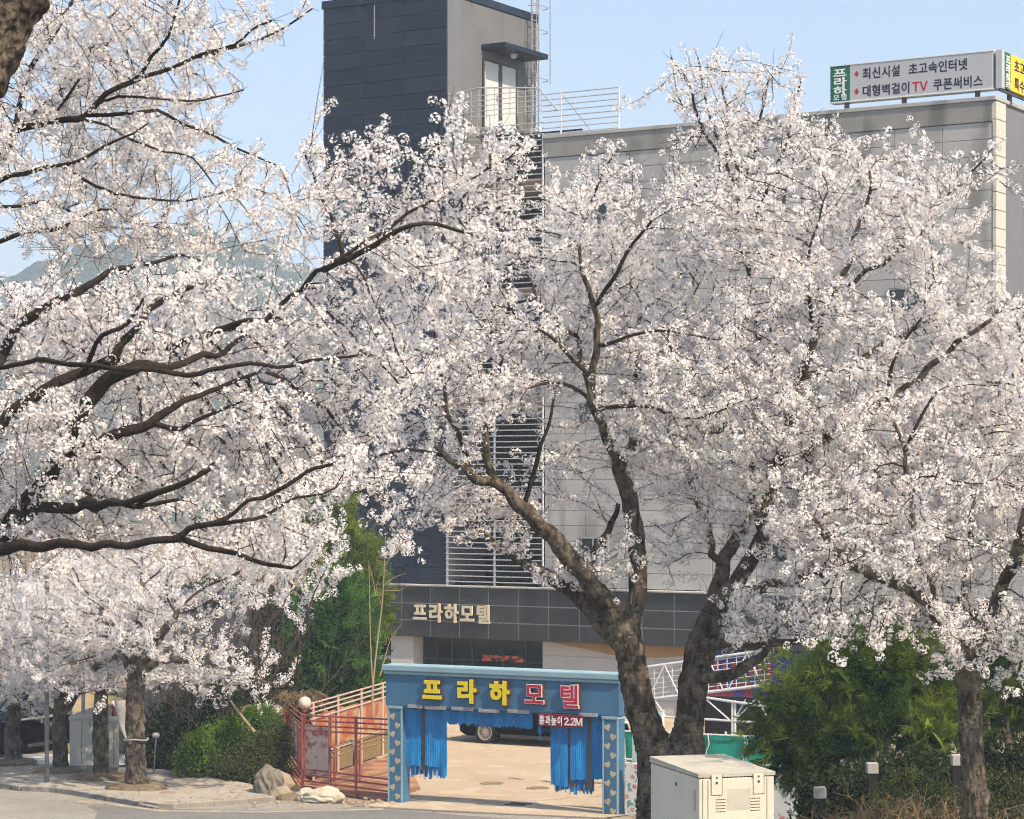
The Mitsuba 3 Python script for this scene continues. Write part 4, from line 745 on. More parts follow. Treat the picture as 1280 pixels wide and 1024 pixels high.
tf = thing('tarpaulin_fence', 'green tarpaulin with a cyan strip below, laced along a white rail', 'fence')
def wavy(x0, x1, z0, z1, y, amp, seed, nx=60, nz=8):
    x, z = np.meshgrid(np.linspace(x0, x1, nx), np.linspace(z0, z1, nz)); rng = np.random.default_rng(seed)
    yy = y + amp * (meshkit.fbm(np.stack([x * 2.3, z * .9, x * 0 + seed], -1), 3, seed) - .5) * 2 + .03 * np.sin(x * 9 + z * 3)
    v = np.column_stack([x.ravel(), yy.ravel(), z.ravel() + .02 * np.sin(x.ravel() * 5) * (z.ravel() > (z0 + z1) / 2)])
    i, j = np.meshgrid(np.arange(nz - 1), np.arange(nx - 1), indexing='ij'); i = i * nx + j; i = i.ravel()
    back = v + [0, .012, 0]; n = len(v); f = np.stack([i, i + 1, i + 1 + nx, i + nx], 1)
    return np.vstack([v, back]), np.vstack([f, f[:, ::-1] + n])
TM = frame([*P(782, 605, 58.5)[:2], 0], [.93, -.36])
put('green_tarpaulin', wavy(0, 4.2, .72, 1.36, 0, .06, 4), 'tarp_green', tf, to_world=M4(TM), smooth=True)
put('cyan_tarpaulin', wavy(0, 4.2, -.05, .70, .06, .05, 8), 'tarp_cyan', tf, to_world=M4(TM), smooth=True)
for z in (.70, 1.38): put('rail', rod([0, -.07, z], [4.2, -.07, z], .022, 6), 'white_metal', tf, to_world=M4(TM))
for x in np.linspace(0.1, 4.1, 6): put('post', rod([x, .1, -.1], [x, .1, 1.45], .03), 'white_metal', tf, to_world=M4(TM))
for x in (2.1, 3.0, 3.06): put('tie', tube(spline([[x, -.08, 1.4], [x + .05, -.13, 1.15], [x - .02, -.12, .95], [x + .04, -.10, .72]], .08), .012, 5), 'white_metal', tf, to_world=M4(TM))
tr = thing('steel_truss', 'white lattice of welded steel pipes standing above the green tarpaulin', 'frame')
AM = frame([*P(806, 605, 62.0)[:2], 0], [.90, -.43])
def aput(n, m): put(n, m, 'white_metal', tr, to_world=M4(AM))
top_ = lambda x: 2.66 + .20 * x / 1.0 if x < 1.6 else 2.98 + .05 * (x - 1.6)  # noqa: E731
aput('chord', rod([0, 0, 2.66], [3.4, 0, 3.22], .035)); aput('chord', rod([0, 0, 1.82], [3.4, 0, 2.34], .04)); aput('chord', rod([1.6, 0, 1.95], [3.4, -.1, 1.78], .035)); aput('chord', rod([0, 0, 1.42], [3.5, 0, 1.36], .03))
for q in range(14):
    x = q * .25; b_ = 1.82 + .153 * x; t_ = 2.66 + .165 * x
    aput('bar', rod([x, .02, b_], [x, .02, t_], .012, 5))
for q in range(6): aput('bar', rod([0, .03, 1.95 + q * .13], [3.4, .03, 2.47 + q * .135], .012, 5))
for x, x2 in ((.1, .55), (.95, .55), (1.3, 1.75), (2.15, 1.75), (2.3, 2.8), (3.2, 2.8)): aput('brace', rod([x, -.02, 1.84 + .153 * x], [x2, -.02, 2.66 + .165 * x2], .018, 6))
for x, x2 in ((1.65, 1.3), (1.65, 2.35), (3.0, 2.45), (2.75, 2.45), (3.1, 3.4), (1.1, 1.4), (.2, .6)): aput('brace', rod([x, 0, 1.93], [x2, 0, 1.38], .022, 6))
put('storage_bay', cbox(1.3, 4.2, .9, 1.0, -.1, 1.9, .01), 'void', tr, to_world=M4(AM))  # added near-black sheet; the shade behind the truss is put into its colour
for x in (0, 2.4, 2.47, 3.4): aput('upright', rod([x, 0, -.1], [x, 0, 1.9], .035))
bsdf('bollard_head', (0.38, 0.385, 0.37), 0.5)
# garden lights: white-faced boxes on dark posts among the pines
for (px, py, y_, lab) in ((1025, 998, 36.5, 'lowest of the three white-topped garden bollards, nearest the cabinet'), (1090, 967, 37.5, 'middle of the three white-topped garden bollards under the pine'), (1196, 957, 37.0, 'garden bollard with a white head just left of the single trunk')):
    k = thing('garden_bollard', lab, 'bollard'); a = P(px, py, y_); g = float(zg(y_))
    put('post', cbox(-.075, .075, -.075, .075, g - .1, a[2], .01).apply_translation([a[0], a[1], 0]), 'tyre', k)
    put('head', cbox(-.088, .088, -.088, .088, a[2], a[2] + .17, .012).apply_translation([a[0], a[1], 0]), 'bollard_head', k)

# ------------------------------------------------------------------ evergreens, bushes and bare shrubs
def leaf_bsdf(key, a, b, sc=5.0, trans=0.5):
    scene['m_' + key] = {'type': 'principledthin', 'base_color': mottle(a, b, sc), 'roughness': 0.6, 'diff_trans': trans, 'spec_trans': 0.0}
leaf_bsdf('cypress_leaf', (0.025, 0.09, 0.022), (0.10, 0.22, 0.05), 1.6)
leaf_bsdf('yellow_green', (0.10, 0.16, 0.025), (0.22, 0.28, 0.05), 2)
leaf_bsdf('needle', (0.026, 0.066, 0.016), (0.18, 0.25, 0.04), 1.1)
leaf_bsdf('bright_leaf', (0.08, 0.16, 0.02), (0.20, 0.30, 0.04), 1.5)
leaf_bsdf('olive_leaf', (0.05, 0.07, 0.022), (0.12, 0.14, 0.05), 2)
leaf_bsdf('dark_leaf', (0.022, 0.038, 0.018), (0.045, 0.068, 0.03), 2)
bsdf('dry_stem', mottle((0.10, 0.07, 0.04), (0.27, 0.20, 0.12), 5), 0.9)
bsdf('pale_stem', grime((0.26, 0.20, 0.12), (0.46, 0.36, 0.23), 6, 0.3), 0.8)
bsdf('dark_stem', grime((0.035, 0.03, 0.026), (0.095, 0.08, 0.068), 4, 0.3), 0.9)
bsdf('conifer_bark', grime((0.09, 0.06, 0.045), (0.19, 0.13, 0.10), 4, 0.3), 0.9)
def ribbon(a, b, w, side):
    return np.array([a - side * w, a + side * w, b]), [[0, 1, 2]]
def leafset(name, count, seed, mat, fn):
    rng = np.random.default_rng(seed)
    for i in range(count):
        V, Fc, at = [], [], 0
        for v, f in fn(rng):
            V.append(v); Fc.append(np.array(f) + at); at += len(v)
        scene[f'{name}_{i}'] = {'type': 'shapegroup', 'leaf': mikit.ply((np.vstack(V), np.vstack(Fc)), 'm_' + mat)}
def spray(rng):                 # flat fan of scale leaves, growing along +z
    out = []
    for k in range(9):
        a = rng.uniform(-1.0, 1.0); L = .17 * (1.1 - .5 * abs(a)) * rng.uniform(.8, 1.2)
        d = np.array([math.sin(a), rng.normal() * .12, math.cos(a)]); o = np.array([0, 0, rng.uniform(0, .05)])
        n = np.cross(d, [0, 1, 0]); n /= np.linalg.norm(n)
        for s in np.linspace(.3, 1, 3):
            p = o + d * L * s
            for sg in (-1, 1):
                e = p + d * .035 + n * sg * .035 + rng.normal(size=3) * .006
                out.append((np.array([p - d * .02, p + n * sg * .020 + d * .035, e]), [[0, 1, 2]]))
        out.append(ribbon(o, o + d * L * 1.08, .007, n))
    return out
def tuft(rng):                  # long soft needles fanning from a shoot along +z
    out = []
    for k in range(30):
        a = rng.uniform(0, 2 * np.pi); t = rng.uniform(.15, 1.0); L = rng.uniform(.13, .22)
        d = np.array([math.cos(a) * math.sin(t), math.sin(a) * math.sin(t), math.cos(t)]); o = np.array([0, 0, rng.uniform(0, .12)])
        n = np.cross(d, rng.normal(size=3)); n /= np.linalg.norm(n)
        e = o + d * L + np.array([0, 0, -.02])
        out.append(ribbon(o, e, .0056, n))
    return out
def leaves(size, n_, spread):
    def fn(rng):
        out = []
        for k in range(n_):
            c = rng.normal(size=3) * spread; d = rng.normal(size=3) + [0, 0, .6]; d /= np.linalg.norm(d); s = np.cross(d, rng.normal(size=3)); s /= np.linalg.norm(s)
            L = size * rng.uniform(.7, 1.3)
            out.append((np.array([c, c + d * L * .5 + s * L * .28, c + d * L, c + d * L * .5 - s * L * .28]), [[0, 1, 2], [0, 2, 3]]))
        return out
    return fn
leafset('spray_cypress', 4, 1, 'cypress_leaf', spray); leafset('spray_yellow', 3, 2, 'yellow_green', spray); leafset('tuft_pine', 5, 3, 'needle', tuft)
leafset('clump_bright', 3, 4, 'bright_leaf', leaves(.07, 34, .08)); leafset('clump_olive', 3, 5, 'olive_leaf', leaves(.055, 30, .09)); leafset('clump_dark', 3, 6, 'dark_leaf', leaves(.10, 34, .12))
def foliage(t, blobs, n, group, count, seed, scale=1.0, up=0.5, droop=0.0, shell=(.7, 1.05), lump_=.35, part='foliage'):
    """blobs: (centre, radii); leaf units sit on lumpy shells, facing outwards"""
    rng = np.random.default_rng(seed); vol = np.array([np.prod(b[1]) ** (2 / 3) for b in blobs]); pick = rng.choice(len(blobs), n, p=vol / vol.sum())
    d = rng.normal(size=(n, 3)); d /= np.linalg.norm(d, axis=1, keepdims=True)
    C = np.array([b[0] for b in blobs])[pick]; R = np.array([b[1] for b in blobs])[pick]
    lum = 1 + lump_ * (meshkit.fbm(d * 2.2 + pick[:, None] * 5.3, 3, seed) - .5) * 2
    p = C + d * R * (rng.uniform(*shell, n) * lum)[:, None]
    for i in range(n):
        if p[i, 2] < float(zg(p[i, 1])) + .05: continue
        a = d[i] / R[i]; a /= np.linalg.norm(a); a = a + rng.normal(size=3) * .35 + np.array([0, 0, up - droop]); a /= np.linalg.norm(a)
        x = np.cross(a, rng.normal(size=3)); x /= np.linalg.norm(x); y = np.cross(a, x); s = scale * rng.uniform(.75, 1.3)
        m = np.eye(4); m[:3, 0], m[:3, 1], m[:3, 2], m[:3, 3] = x * s, y * s, a * s, p[i]
        scene[f'{t}__{part}__{i + 1:05d}'] = {'type': 'instance', 'to_world': M4(m), 'sg': {'type': 'ref', 'id': f'{group}_{rng.integers(count)}'}}
    labels[f'{t}__{part}'] = {'kind': 'stuff'}
def B_(px, py, y, rx, rz, ry): s = F / y; return (P(px, py, y), np.array([rx / s, ry, rz / s]))
def core(t, blobs, mat, f=.72):  # the leaves inside the crown
    rng = np.random.default_rng(len(blobs)); V, Fc, at = [], [], 0
    for c, r in blobs:
        n = int(260 * np.prod(r) ** (2 / 3)) + 40
        d = rng.normal(size=(n, 3)); d /= np.linalg.norm(d, axis=1, keepdims=True); p = c + d * r * (rng.uniform(.1, 1, n) ** .4 * f)[:, None]
        for q in p:
            a = rng.normal(size=3) * .11; b = rng.normal(size=3) * .11
            V.append(np.array([q - a, q + a, q + b])); Fc.append(np.array([[0, 1, 2]]) + at); at += 3
    put('inner_leaves', trimesh.Trimesh(np.vstack(V), np.vstack(Fc), process=False), mat, t, kind='stuff')
def sticks(t, base, n, h, spread, seed, mat, r=.012, part='stem', kind='stuff', fork=3):
    rng = np.random.default_rng(seed); ms = []
    for i in range(n):
        b = np.array(base) + np.array([rng.normal() * spread * .3, rng.normal() * spread * .3, 0])
        e = b + np.array([rng.normal() * spread, rng.normal() * spread, h * rng.uniform(.6, 1.1)])
        mid = (b + e) / 2 + rng.normal(size=3) * spread * .18
        c = spline([b, mid, e], .15); ms.append(tube(c, np.linspace(r, r * .3, len(c)), 4, cap=False))
        for _ in range(fork):
            q = c[rng.integers(len(c) // 3, len(c))]; w = q + (e - b) / np.linalg.norm(e - b) * rng.uniform(.15, .45) * h * .5 + rng.normal(size=3) * spread * .4
            ms.append(tube([q, (q + w) / 2 + rng.normal(size=3) * .03, w], [r * .5, r * .4, r * .2], 3, cap=False))
    put(part, cat(ms), mat, t, kind=kind)

for lab, bl, n, seed in (('dark evergreen undergrowth beneath the broad pine beside the cream cabinet', [B_(1032, 1010, 38.8, 28, 38, .5), B_(1070, 1000, 38.8, 50, 34, .5), B_(1140, 985, 39.2, 55, 36, .5), B_(1110, 1030, 38.5, 60, 30, .5)], 620, 34), ('dark evergreen undergrowth right of the single trunk', [B_(1250, 980, 39.6, 60, 45, .5), B_(1210, 1010, 39, 40, 40, .5), B_(1290, 1010, 39, 50, 40, .5)], 420, 35)):
    t = thing('undergrowth', lab, 'bush'); core(t, bl, 'dark_leaf', .9); foliage(t, bl, n, 'clump_dark', 3, seed, .8, up=.4)
t = thing('cypress_tree', 'dense bright green cypress tree left of the gateway', 'tree')
Y = 67.5; bl = [B_(402, 808, Y, 46, 54, 1.1), B_(425, 782, Y, 42, 50, 1.1), B_(385, 838, Y, 36, 36, 1.0), B_(432, 828, Y, 38, 38, 1.0), B_(418, 752, Y, 24, 34, .5), B_(395, 862, Y, 42, 25, .9), B_(445, 852, Y, 34, 22, .9)]
a = P(415, 605, Y); put('trunk', tube([[a[0], a[1], -.05], [a[0], a[1], 2], [a[0] + .2, a[1], 4.4]], [.14, .11, .03], 10), 'conifer_bark', t)
core(t, bl, 'cypress_leaf'); foliage(t, bl, 1900, 'spray_cypress', 4, 21, 1.6, up=.5, lump_=.75, shell=(.6, 1.1))
t = thing('yellow_cypress', 'taller yellowish green conifer rising behind the cypress tree', 'tree')
Y = 71; bl = [B_(440, 700, Y, 26, 40, .7), B_(455, 735, Y, 26, 30, .7), B_(420, 655, Y, 20, 40, .5), B_(412, 612, Y, 12, 24, .3), B_(462, 770, Y, 22, 26, .5), B_(400, 680, Y, 26, 40, .6)]
a = P(440, 605, Y); put('trunk', tube([[a[0], a[1], -.05], [a[0] - .2, a[1], 4], [a[0] - .6, a[1], 7]], [.13, .09, .02], 8), 'conifer_bark', t)
foliage(t, bl, 700, 'spray_yellow', 3, 22, 1.7, up=.4, lump_=.7)
t = thing('pine_tree', 'broad bushy pine with feathery yellow green needles behind the garden bollards', 'pine tree')
Y = 41; bl = [B_(1010, 880, Y, 62, 50, .9), B_(1075, 850, Y - .3, 75, 48, 1.0), B_(1140, 850, Y, 62, 48, .9), B_(985, 930, Y + .2, 45, 40, .8), B_(1060, 920, Y - .5, 62, 42, .8), B_(1150, 910, Y - .7, 60, 42, .8), B_(1100, 815, Y, 60, 30, .8), B_(1180, 870, Y, 40, 50, .8), B_(1010, 960, Y + .3, 40, 30, .6)]
for j, (px, dx) in enumerate(((1055, .2), (1095, -.1), (1170, .1))):
    a = P(px, 605, Y); g = float(zg(Y)); put('trunk', tube(spline([[a[0], a[1], g - .1], [a[0] + dx, a[1], g + .9], [a[0] + dx * 2.2, a[1] - .1, g + 2.4]], .25), np.linspace(.085, .03, len(spline([[a[0], a[1], g - .1], [a[0] + dx, a[1], g + .9], [a[0] + dx * 2.2, a[1] - .1, g + 2.4]], .25))), 8, .2, j), 'conifer_bark', t, smooth=True)
core(t, bl, 'needle', .68); foliage(t, bl, 1900, 'tuft_pine', 5, 23, 1.25, up=.2, droop=.15, lump_=.8, shell=(.6, 1.1))
t = thing('pine_tree', 'darker pine at the right edge of the view behind the single trunk', 'pine tree')
Y = 42; bl = [B_(1270, 850, Y, 45, 50, .9), B_(1250, 900, Y, 40, 36, .7), B_(1310, 880, Y, 45, 55, .9), B_(1235, 830, Y, 30, 30, .6)]
for j, px in enumerate((1238, 1262)):
    a = P(px, 605, Y - .6); g = float(zg(Y)); put('trunk', tube([[a[0], a[1], g - .1], [a[0] + .06, a[1], g + 1], [a[0] - .06, a[1] + .2, g + 2.6]], [.11, .09, .04], 9, .2, j), 'conifer_bark', t, smooth=True)
core(t, bl, 'needle', .68); foliage(t, bl, 700, 'tuft_pine', 5, 24, 1.2, up=.2, droop=.15, lump_=.8, shell=(.6, 1.1))
for nm, lab, cat_, bl, n, grp, cnt, sc, seed in (
    ('bush', 'bright yellow green bush between the street trees and the fence', 'bush', [B_(255, 940, 60, 28, 26, .6), B_(290, 925, 60.5, 34, 26, .7), B_(325, 915, 61, 30, 30, .6), B_(235, 950, 59.8, 14, 18, .4)], 900, 'clump_bright', 3, 1.0, 31),
    ('bush', 'dull olive bush at the corner of the pipe fence', 'bush', [B_(325, 955, 59.4, 32, 28, .6), B_(300, 960, 59.4, 26, 20, .5), B_(345, 930, 60, 20, 26, .4)], 600, 'clump_olive', 3, 1.0, 32),
    ('hedge', 'dark evergreen hedge behind the bright bush', 'hedge', [B_(225, 925, 63, 34, 36, .8), B_(270, 900, 63.5, 40, 36, .8), B_(320, 885, 64, 36, 34, .8), B_(205, 950, 62.5, 18, 18, .5), B_(350, 880, 64, 30, 40, .8)], 900, 'clump_dark', 3, 1.3, 33)):
    t = thing(nm, lab, cat_); core(t, bl, {'clump_bright': 'bright_leaf', 'clump_olive': 'olive_leaf', 'clump_dark': 'dark_leaf'}[grp], .8); foliage(t, bl, n, grp, cnt, seed, sc, up=.4)
t = thing('bare_tree', 'leafless grey shrub tree rising from the dark hedge', 'tree'); a = P(285, 960, 63.2)
sticks(t, [a[0], a[1], 0], 26, 3.6, .85, 41, 'dark_stem', .026, fork=12)
t = thing('bare_tree', 'tangle of dark leafless stems between the tied street tree and the hedge', 'tree'); a = P(228, 960, 62.8)
sticks(t, [a[0], a[1], 0], 26, 3.4, .8, 42, 'dark_stem', .024, fork=12)
t = thing('bare_tree', 'dark leafless stems standing behind the hedge near the cypress', 'tree'); a = P(335, 960, 65)
sticks(t, [a[0], a[1], 0], 26, 4.4, .8, 43, 'dark_stem', .028, fork=12)
t = thing('evergreen_thicket', 'tall dark evergreen thicket behind the leafless stems', 'bush'); bl = [B_(290, 830, 70, 60, 60, 1.2), B_(340, 800, 71, 50, 60, 1.2), B_(300, 890, 69, 60, 40, 1.0), B_(345, 860, 69, 40, 50, 1.0), B_(265, 780, 71, 45, 50, 1.0)]
core(t, bl, 'dark_leaf', .95); foliage(t, bl, 900, 'clump_dark', 3, 36, 1.7, up=.4)
t = thing('dead_tree', 'pale leaning cut stem of a dead tree standing in the bushes', 'tree'); a, b, c = P(318, 915, 60), P(296, 888, 60), P(288, 876, 60)
scene[t + '__stem'] = mikit.ply(tube([a, b, c], [.042, .034, .026], 8, .1), 'm_pale_stem', smooth=True); scene[t + '__side_stem'] = mikit.ply(tube([P(300, 893, 60), P(306, 884, 60), P(314, 880, 60)], [.024, .018, .01], 6), 'm_pale_stem', smooth=True)
t = thing('sapling', 'bare pale-stemmed sapling against the dark motel band', 'sapling'); Y = 58.5
for pts, r in (([(466, 900), (466, 860), (472, 800), (478, 750), (482, 670)], .03), ([(466, 862), (463, 800), (462, 745), (461, 705)], .02), ([(480, 732), (492, 722), (508, 717)], .011), ([(480, 738), (500, 738), (512, 730)], .011), ([(475, 845), (488, 800), (501, 782)], .017), ([(470, 745), (465, 720), (460, 700)], .01), ([(482, 705), (488, 697), (490, 688)], .008), ([(477, 756), (470, 735), (476, 718)], .008)):
    c = spline([P(x, y, Y) for x, y in pts], .2); put('stem', tube(c, np.linspace(r, r * .35, len(c)), 6), 'pale_stem', t, smooth=True)
t = thing('dry_grass', 'tuft of straw coloured dry vines drooping over the fence corner', 'grass', kind='stuff')
rng = np.random.default_rng(3); ms = []
for _ in range(170):
    a = P(rng.uniform(345, 400), rng.uniform(862, 872), 61.4 + rng.uniform(-.4, .4)); b = a + np.array([rng.normal() * .25, rng.normal() * .2, -rng.uniform(.15, .6)])
    ms.append(tube([a, (a + b) / 2 + rng.normal(size=3) * .08 + [0, 0, .06], b], [.008, .007, .003], 3, cap=False))
scene[t] = mikit.ply(cat(ms), 'm_dry_stem')
for nm, px, py, n, h, lab, seed, mat in (('bare_shrub', 1140, 1040, 230, 1.0, 'low tangled leafless shrub below the pine', 51, 'dry_stem'), ('bare_shrub', 1255, 1040, 110, .9, 'drooping dry brown shrub right of the single trunk', 52, 'dry_stem'), ('bare_shrub', 1040, 1050, 70, .8, 'thin leafless shrub beside the cream cabinet', 53, 'dry_stem')):
    t = thing(nm, lab, 'shrub'); rng = np.random.default_rng(seed); ms = []
    for i in range(n):
        y_ = 36 + rng.uniform(-.5, 1.0); b = P(px + rng.normal() * (45 if n > 100 else 22), 605, y_); b[2] = float(zg(y_))
        e = b + np.array([rng.normal() * .35, rng.normal() * .3, h * rng.uniform(.4, 1.0)]); mid = (b + e) / 2 + rng.normal(size=3) * .1 + [0, 0, .1]
        c = spline([b, mid, e, e + np.array([rng.normal() * .2, rng.normal() * .2, -.1])], .12); ms.append(tube(c, np.linspace(.008, .003, len(c)), 3, cap=False))
        for _ in range(3):
            q = c[rng.integers(2, len(c))]; ms.append(tube([q, q + rng.normal(size=3) * .12 + [0, 0, .08]], [.004, .002], 3, cap=False))
    put('twigs', cat(ms), mat, t, kind='stuff')
    if n > 100: foliage(t, [(P(px, 1000, 36.4), np.array([.7, .5, .45]))], 130, 'clump_olive', 3, seed, .6)
for i, (px, y_, h) in enumerate(((100, 74, 5), (30, 76, 5.5), (138, 73, 4.5), (70, 80, 6))):
    t = thing('bare_tree', ('thin leafless tree on the far bank behind the pale cabinet', 'thin leafless tree on the far bank at the far left', 'thin leafless tree on the far bank behind the banner', 'taller leafless tree high on the far bank')[i], 'tree'); a = P(px, 605, y_)
    sticks(t, [a[0], a[1], .8], 9, h, .6, 60 + i, 'dry_stem', .035, fork=7)

# dry petals and leaves lying on the pavement and road edge
rng = np.random.default_rng(8); V, Fc = [], []
for i in range(900):
    x, y = gp(rng.uniform(60, 380), rng.uniform(962, 1018)); s = rng.uniform(.015, .04); a = rng.uniform(0, 6.3); z = float(zg(y)) + .115
    if not walk.contains(__import__('shapely').Point(x, y)): z -= .10
    V += [[x + s * math.cos(a), y + s * math.sin(a), z], [x + s * math.cos(a + 2), y + s * math.sin(a + 2), z + .012], [x + s * math.cos(a + 4), y + s * math.sin(a + 4), z + .004]]; Fc.append([3 * i, 3 * i + 1, 3 * i + 2])
k = put('fallen_leaves', (np.array(V), np.array(Fc)), 'clay', kind='stuff'); labels[k].update(label='brown fallen leaves scattered over the pavement and road edge', category='leaves')
# the air
scene['haze'] = {'type': 'cube', 'to_world': T().translate([0, 760, 64]).scale([1600, 860, 66]), 'bsdf': {'type': 'null'}, 'interior': {'type': 'ref', 'id': 'air'}}
labels['haze'] = {'kind': 'stuff'}

# ------------------------------------------------------------------ cherry trees
def bark_col(p, n, uv):
    a = fbm(p.x * 9, p.y * 9, p.z * 4, 3); k = fbm(p.x * 22, p.y * 22, p.z * 7, 2)
    c = mix((0.034, 0.028, 0.023), (0.165, 0.138, 0.11), smoothstep(0.3, 0.72, a * 0.5 + k * 0.5))
    c = mix(c, (0.018, 0.014, 0.012), smoothstep(0.55, 0.85, noise(p.x * 11, p.y * 11, p.z * 34)) * 0.45)
    lich = smoothstep(0.5, 0.68, fbm(p.x * 5 + 9, p.y * 5, p.z * 5, 3)) * smoothstep(0.3, 0.7, fbm(p.x * 30, p.y * 30, p.z * 30, 2))
    return mix(c, (0.27, 0.25, 0.18), lich * 0.55)
bsdf('bark', proc(bark_col), 0.95, 0.1, bump=lambda p, n, uv: fbm(p.x * 30, p.y * 30, p.z * 10, 3), bscale=0.08)
bsdf('branch_bark', grime((0.015, 0.012, 0.011), (0.055, 0.045, 0.038), 4.0, 0.4, (0.12, 0.10, 0.085)), 0.95, 0.1, bump=lambda p, n, uv: fbm(p.x * 30, p.y * 30, p.z * 10, 3), bscale=0.045)
bsdf('twig_bark', mottle((0.022, 0.014, 0.013), (0.06, 0.038, 0.032), 4), 0.8, 0.2)
scene['m_petal'] = {'type': 'principledthin', 'base_color': mottle((0.925, 0.90, 0.895), (0.94, 0.935, 0.925), 5),
                  'roughness': 0.7, 'diff_trans': 0.5, 'spec_trans': 0.0}
bsdf('calyx', (0.16, 0.07, 0.055), 0.8, 0.2)

def flower_fan(c, n, r, rng, petals=5):
    n = n / np.linalg.norm(n)
    a = np.cross(n, rng.normal(size=3)); a /= np.linalg.norm(a); b = np.cross(n, a)
    k = 2 * petals
    ang = np.arange(k) * 2 * np.pi / k
    rad = np.where(np.arange(k) % 2 == 0, r, r * 0.55) * rng.uniform(0.85, 1.1, k)
    lift = np.where(np.arange(k) % 2 == 0, 0.38, 0.15) * r
    ring = c + np.cos(ang)[:, None] * rad[:, None] * a + np.sin(ang)[:, None] * rad[:, None] * b + lift[:, None] * n
    v = np.vstack([c[None], ring]); j = np.arange(k)
    return v, np.stack([j * 0, 1 + j, 1 + (j + 1) % k], 1)

def sprig(rng, length, n_pom, n_fl, r_pom, r_fl, petals=5):
    """one stretch of flowering twig along +z: pompoms of cup-shaped flowers, and their dark buds and calyces"""
    V, Fc, CV, CF, at, ct = [], [], [], [], 0, 0
    for i in range(n_pom):
        z = (i + rng.uniform(0.15, 0.85)) / n_pom * length
        an = rng.uniform(0, 2 * np.pi)
        off = rng.uniform(0.2, 1.0) * r_pom
        pc = np.array([math.cos(an) * off, math.sin(an) * off, z])
        rp = r_pom * rng.uniform(0.7, 1.15)
        for _ in range(int(n_fl * (rp / r_pom) ** 2 + 0.5)):
            d = rng.normal(size=3); d /= np.linalg.norm(d)
            v, f = flower_fan(pc + d * rp * rng.uniform(0.82, 1.0), d + rng.normal(size=3) * 0.22, r_fl * rng.uniform(0.8, 1.1), rng, petals)
            V.append(v); Fc.append(f + at); at += len(v)
        for _ in range(2):                      # stalks
            d = rng.normal(size=3); d /= np.linalg.norm(d)
            e = np.cross(d, rng.normal(size=3)); e /= np.linalg.norm(e)
            CV.append(np.array([pc, pc + d * rp * 1.2 + e * 0.005, pc + d * rp * 1.2 - e * 0.005])); CF.append(np.array([[0, 1, 2]]) + ct); ct += 3
    return (np.vstack(V), np.vstack(Fc)), (np.vstack(CV), np.vstack(CF))

def sprig_set(name, count, seed, *a, **k):
    rng = np.random.default_rng(seed)
    for i in range(count):
        pm, cm = sprig(rng, *a, **k)
        scene[f'{name}_{i}'] = {'type': 'shapegroup', 'petals': mikit.ply(pm, 'm_petal'), 'calyxes': mikit.ply(cm, 'm_calyx')}
SPRIG = {'near': 5, 'mid': 6, 'far': 4}
sprig_set('sprig_near', SPRIG['near'], 1, 0.20, 3, 18, 0.046, 0.0165)
sprig_set('sprig_mid', SPRIG['mid'], 2, 0.26, 2, 24, 0.064, 0.0195)
sprig_set('sprig_far', SPRIG['far'], 3, 0.34, 3, 18, 0.078, 0.027, petals=3)

def colonize(rng, nodes, parent, attr, di, dk, step, iters, up=0.06):
    nodes = [np.asarray(x, float) for x in nodes]; parent = list(parent)
    alive = attr.copy()
    N = np.array(nodes)
    dist, near = cKDTree(N).query(alive)
    direc = np.zeros_like(N)
    for i, q in enumerate(parent):
        if q >= 0:
            d = N[i] - N[q]; direc[i] = d / (np.linalg.norm(d) + 1e-9)
    direc = list(direc); kids = np.zeros(len(nodes), int); kids = list(kids)
    for it in range(iters):
        m = dist < di
        if not m.any(): break
        idx = near[m]; d = alive[m] - np.array(nodes)[idx]
        d /= np.linalg.norm(d, axis=1, keepdims=True) + 1e-9
        uq, inv = np.unique(idx, return_inverse=True)
        s = np.zeros((len(uq), 3)); np.add.at(s, inv, d)
        s /= np.linalg.norm(s, axis=1, keepdims=True) + 1e-9
        s = s + 0.45 * np.array(direc)[uq] + np.array([0, 0, up]) + rng.normal(size=s.shape) * 0.16
        s /= np.linalg.norm(s, axis=1, keepdims=True) + 1e-9
        base = len(nodes); new = []
        for u, v in zip(uq, s):
            if kids[u] >= 3: continue
            q = nodes[u] + v * step
            kids[u] += 1
            nodes.append(q); parent.append(int(u)); direc.append(v); kids.append(0); new.append(q)
        if not new: break
        nd, ni = cKDTree(np.array(new)).query(alive)
        better = nd < dist
        dist = np.where(better, nd, dist); near = np.where(better, ni + base, near)
        full = np.array(kids)[near] >= 3
        keep = (dist > dk) & ~(full & (dist < di))
        alive, dist, near = alive[keep], dist[keep], near[keep]
        if len(alive) == 0: break
    return np.array(nodes), np.array(parent), np.array(direc)

def crown_points(rng, blobs, gap, clump=0.5, csize=0.9, seed=0):
    """attraction points spread through the blobs (centre, radii in metres), thinned by noise into clumps with gaps between"""
    pts = []
    for c, r in blobs:
        n = int(4.19 * np.prod(r) / gap ** 3 * 1.0)
        d = rng.normal(size=(n, 3)); d /= np.linalg.norm(d, axis=1, keepdims=True)
        rad = rng.uniform(0, 1, n) ** (1 / 2.6)
        pts.append(c + d * rad[:, None] * r)
    p = np.vstack(pts)
    q = meshkit.fbm(p / csize, 2, seed)
    p = p[q > np.quantile(q, clump)]
    # one point per small cell, so that overlapping blobs are no denser
    _, i = np.unique(np.floor(p / (gap * 0.8)).astype(int), axis=0, return_index=True)
    return p[i]

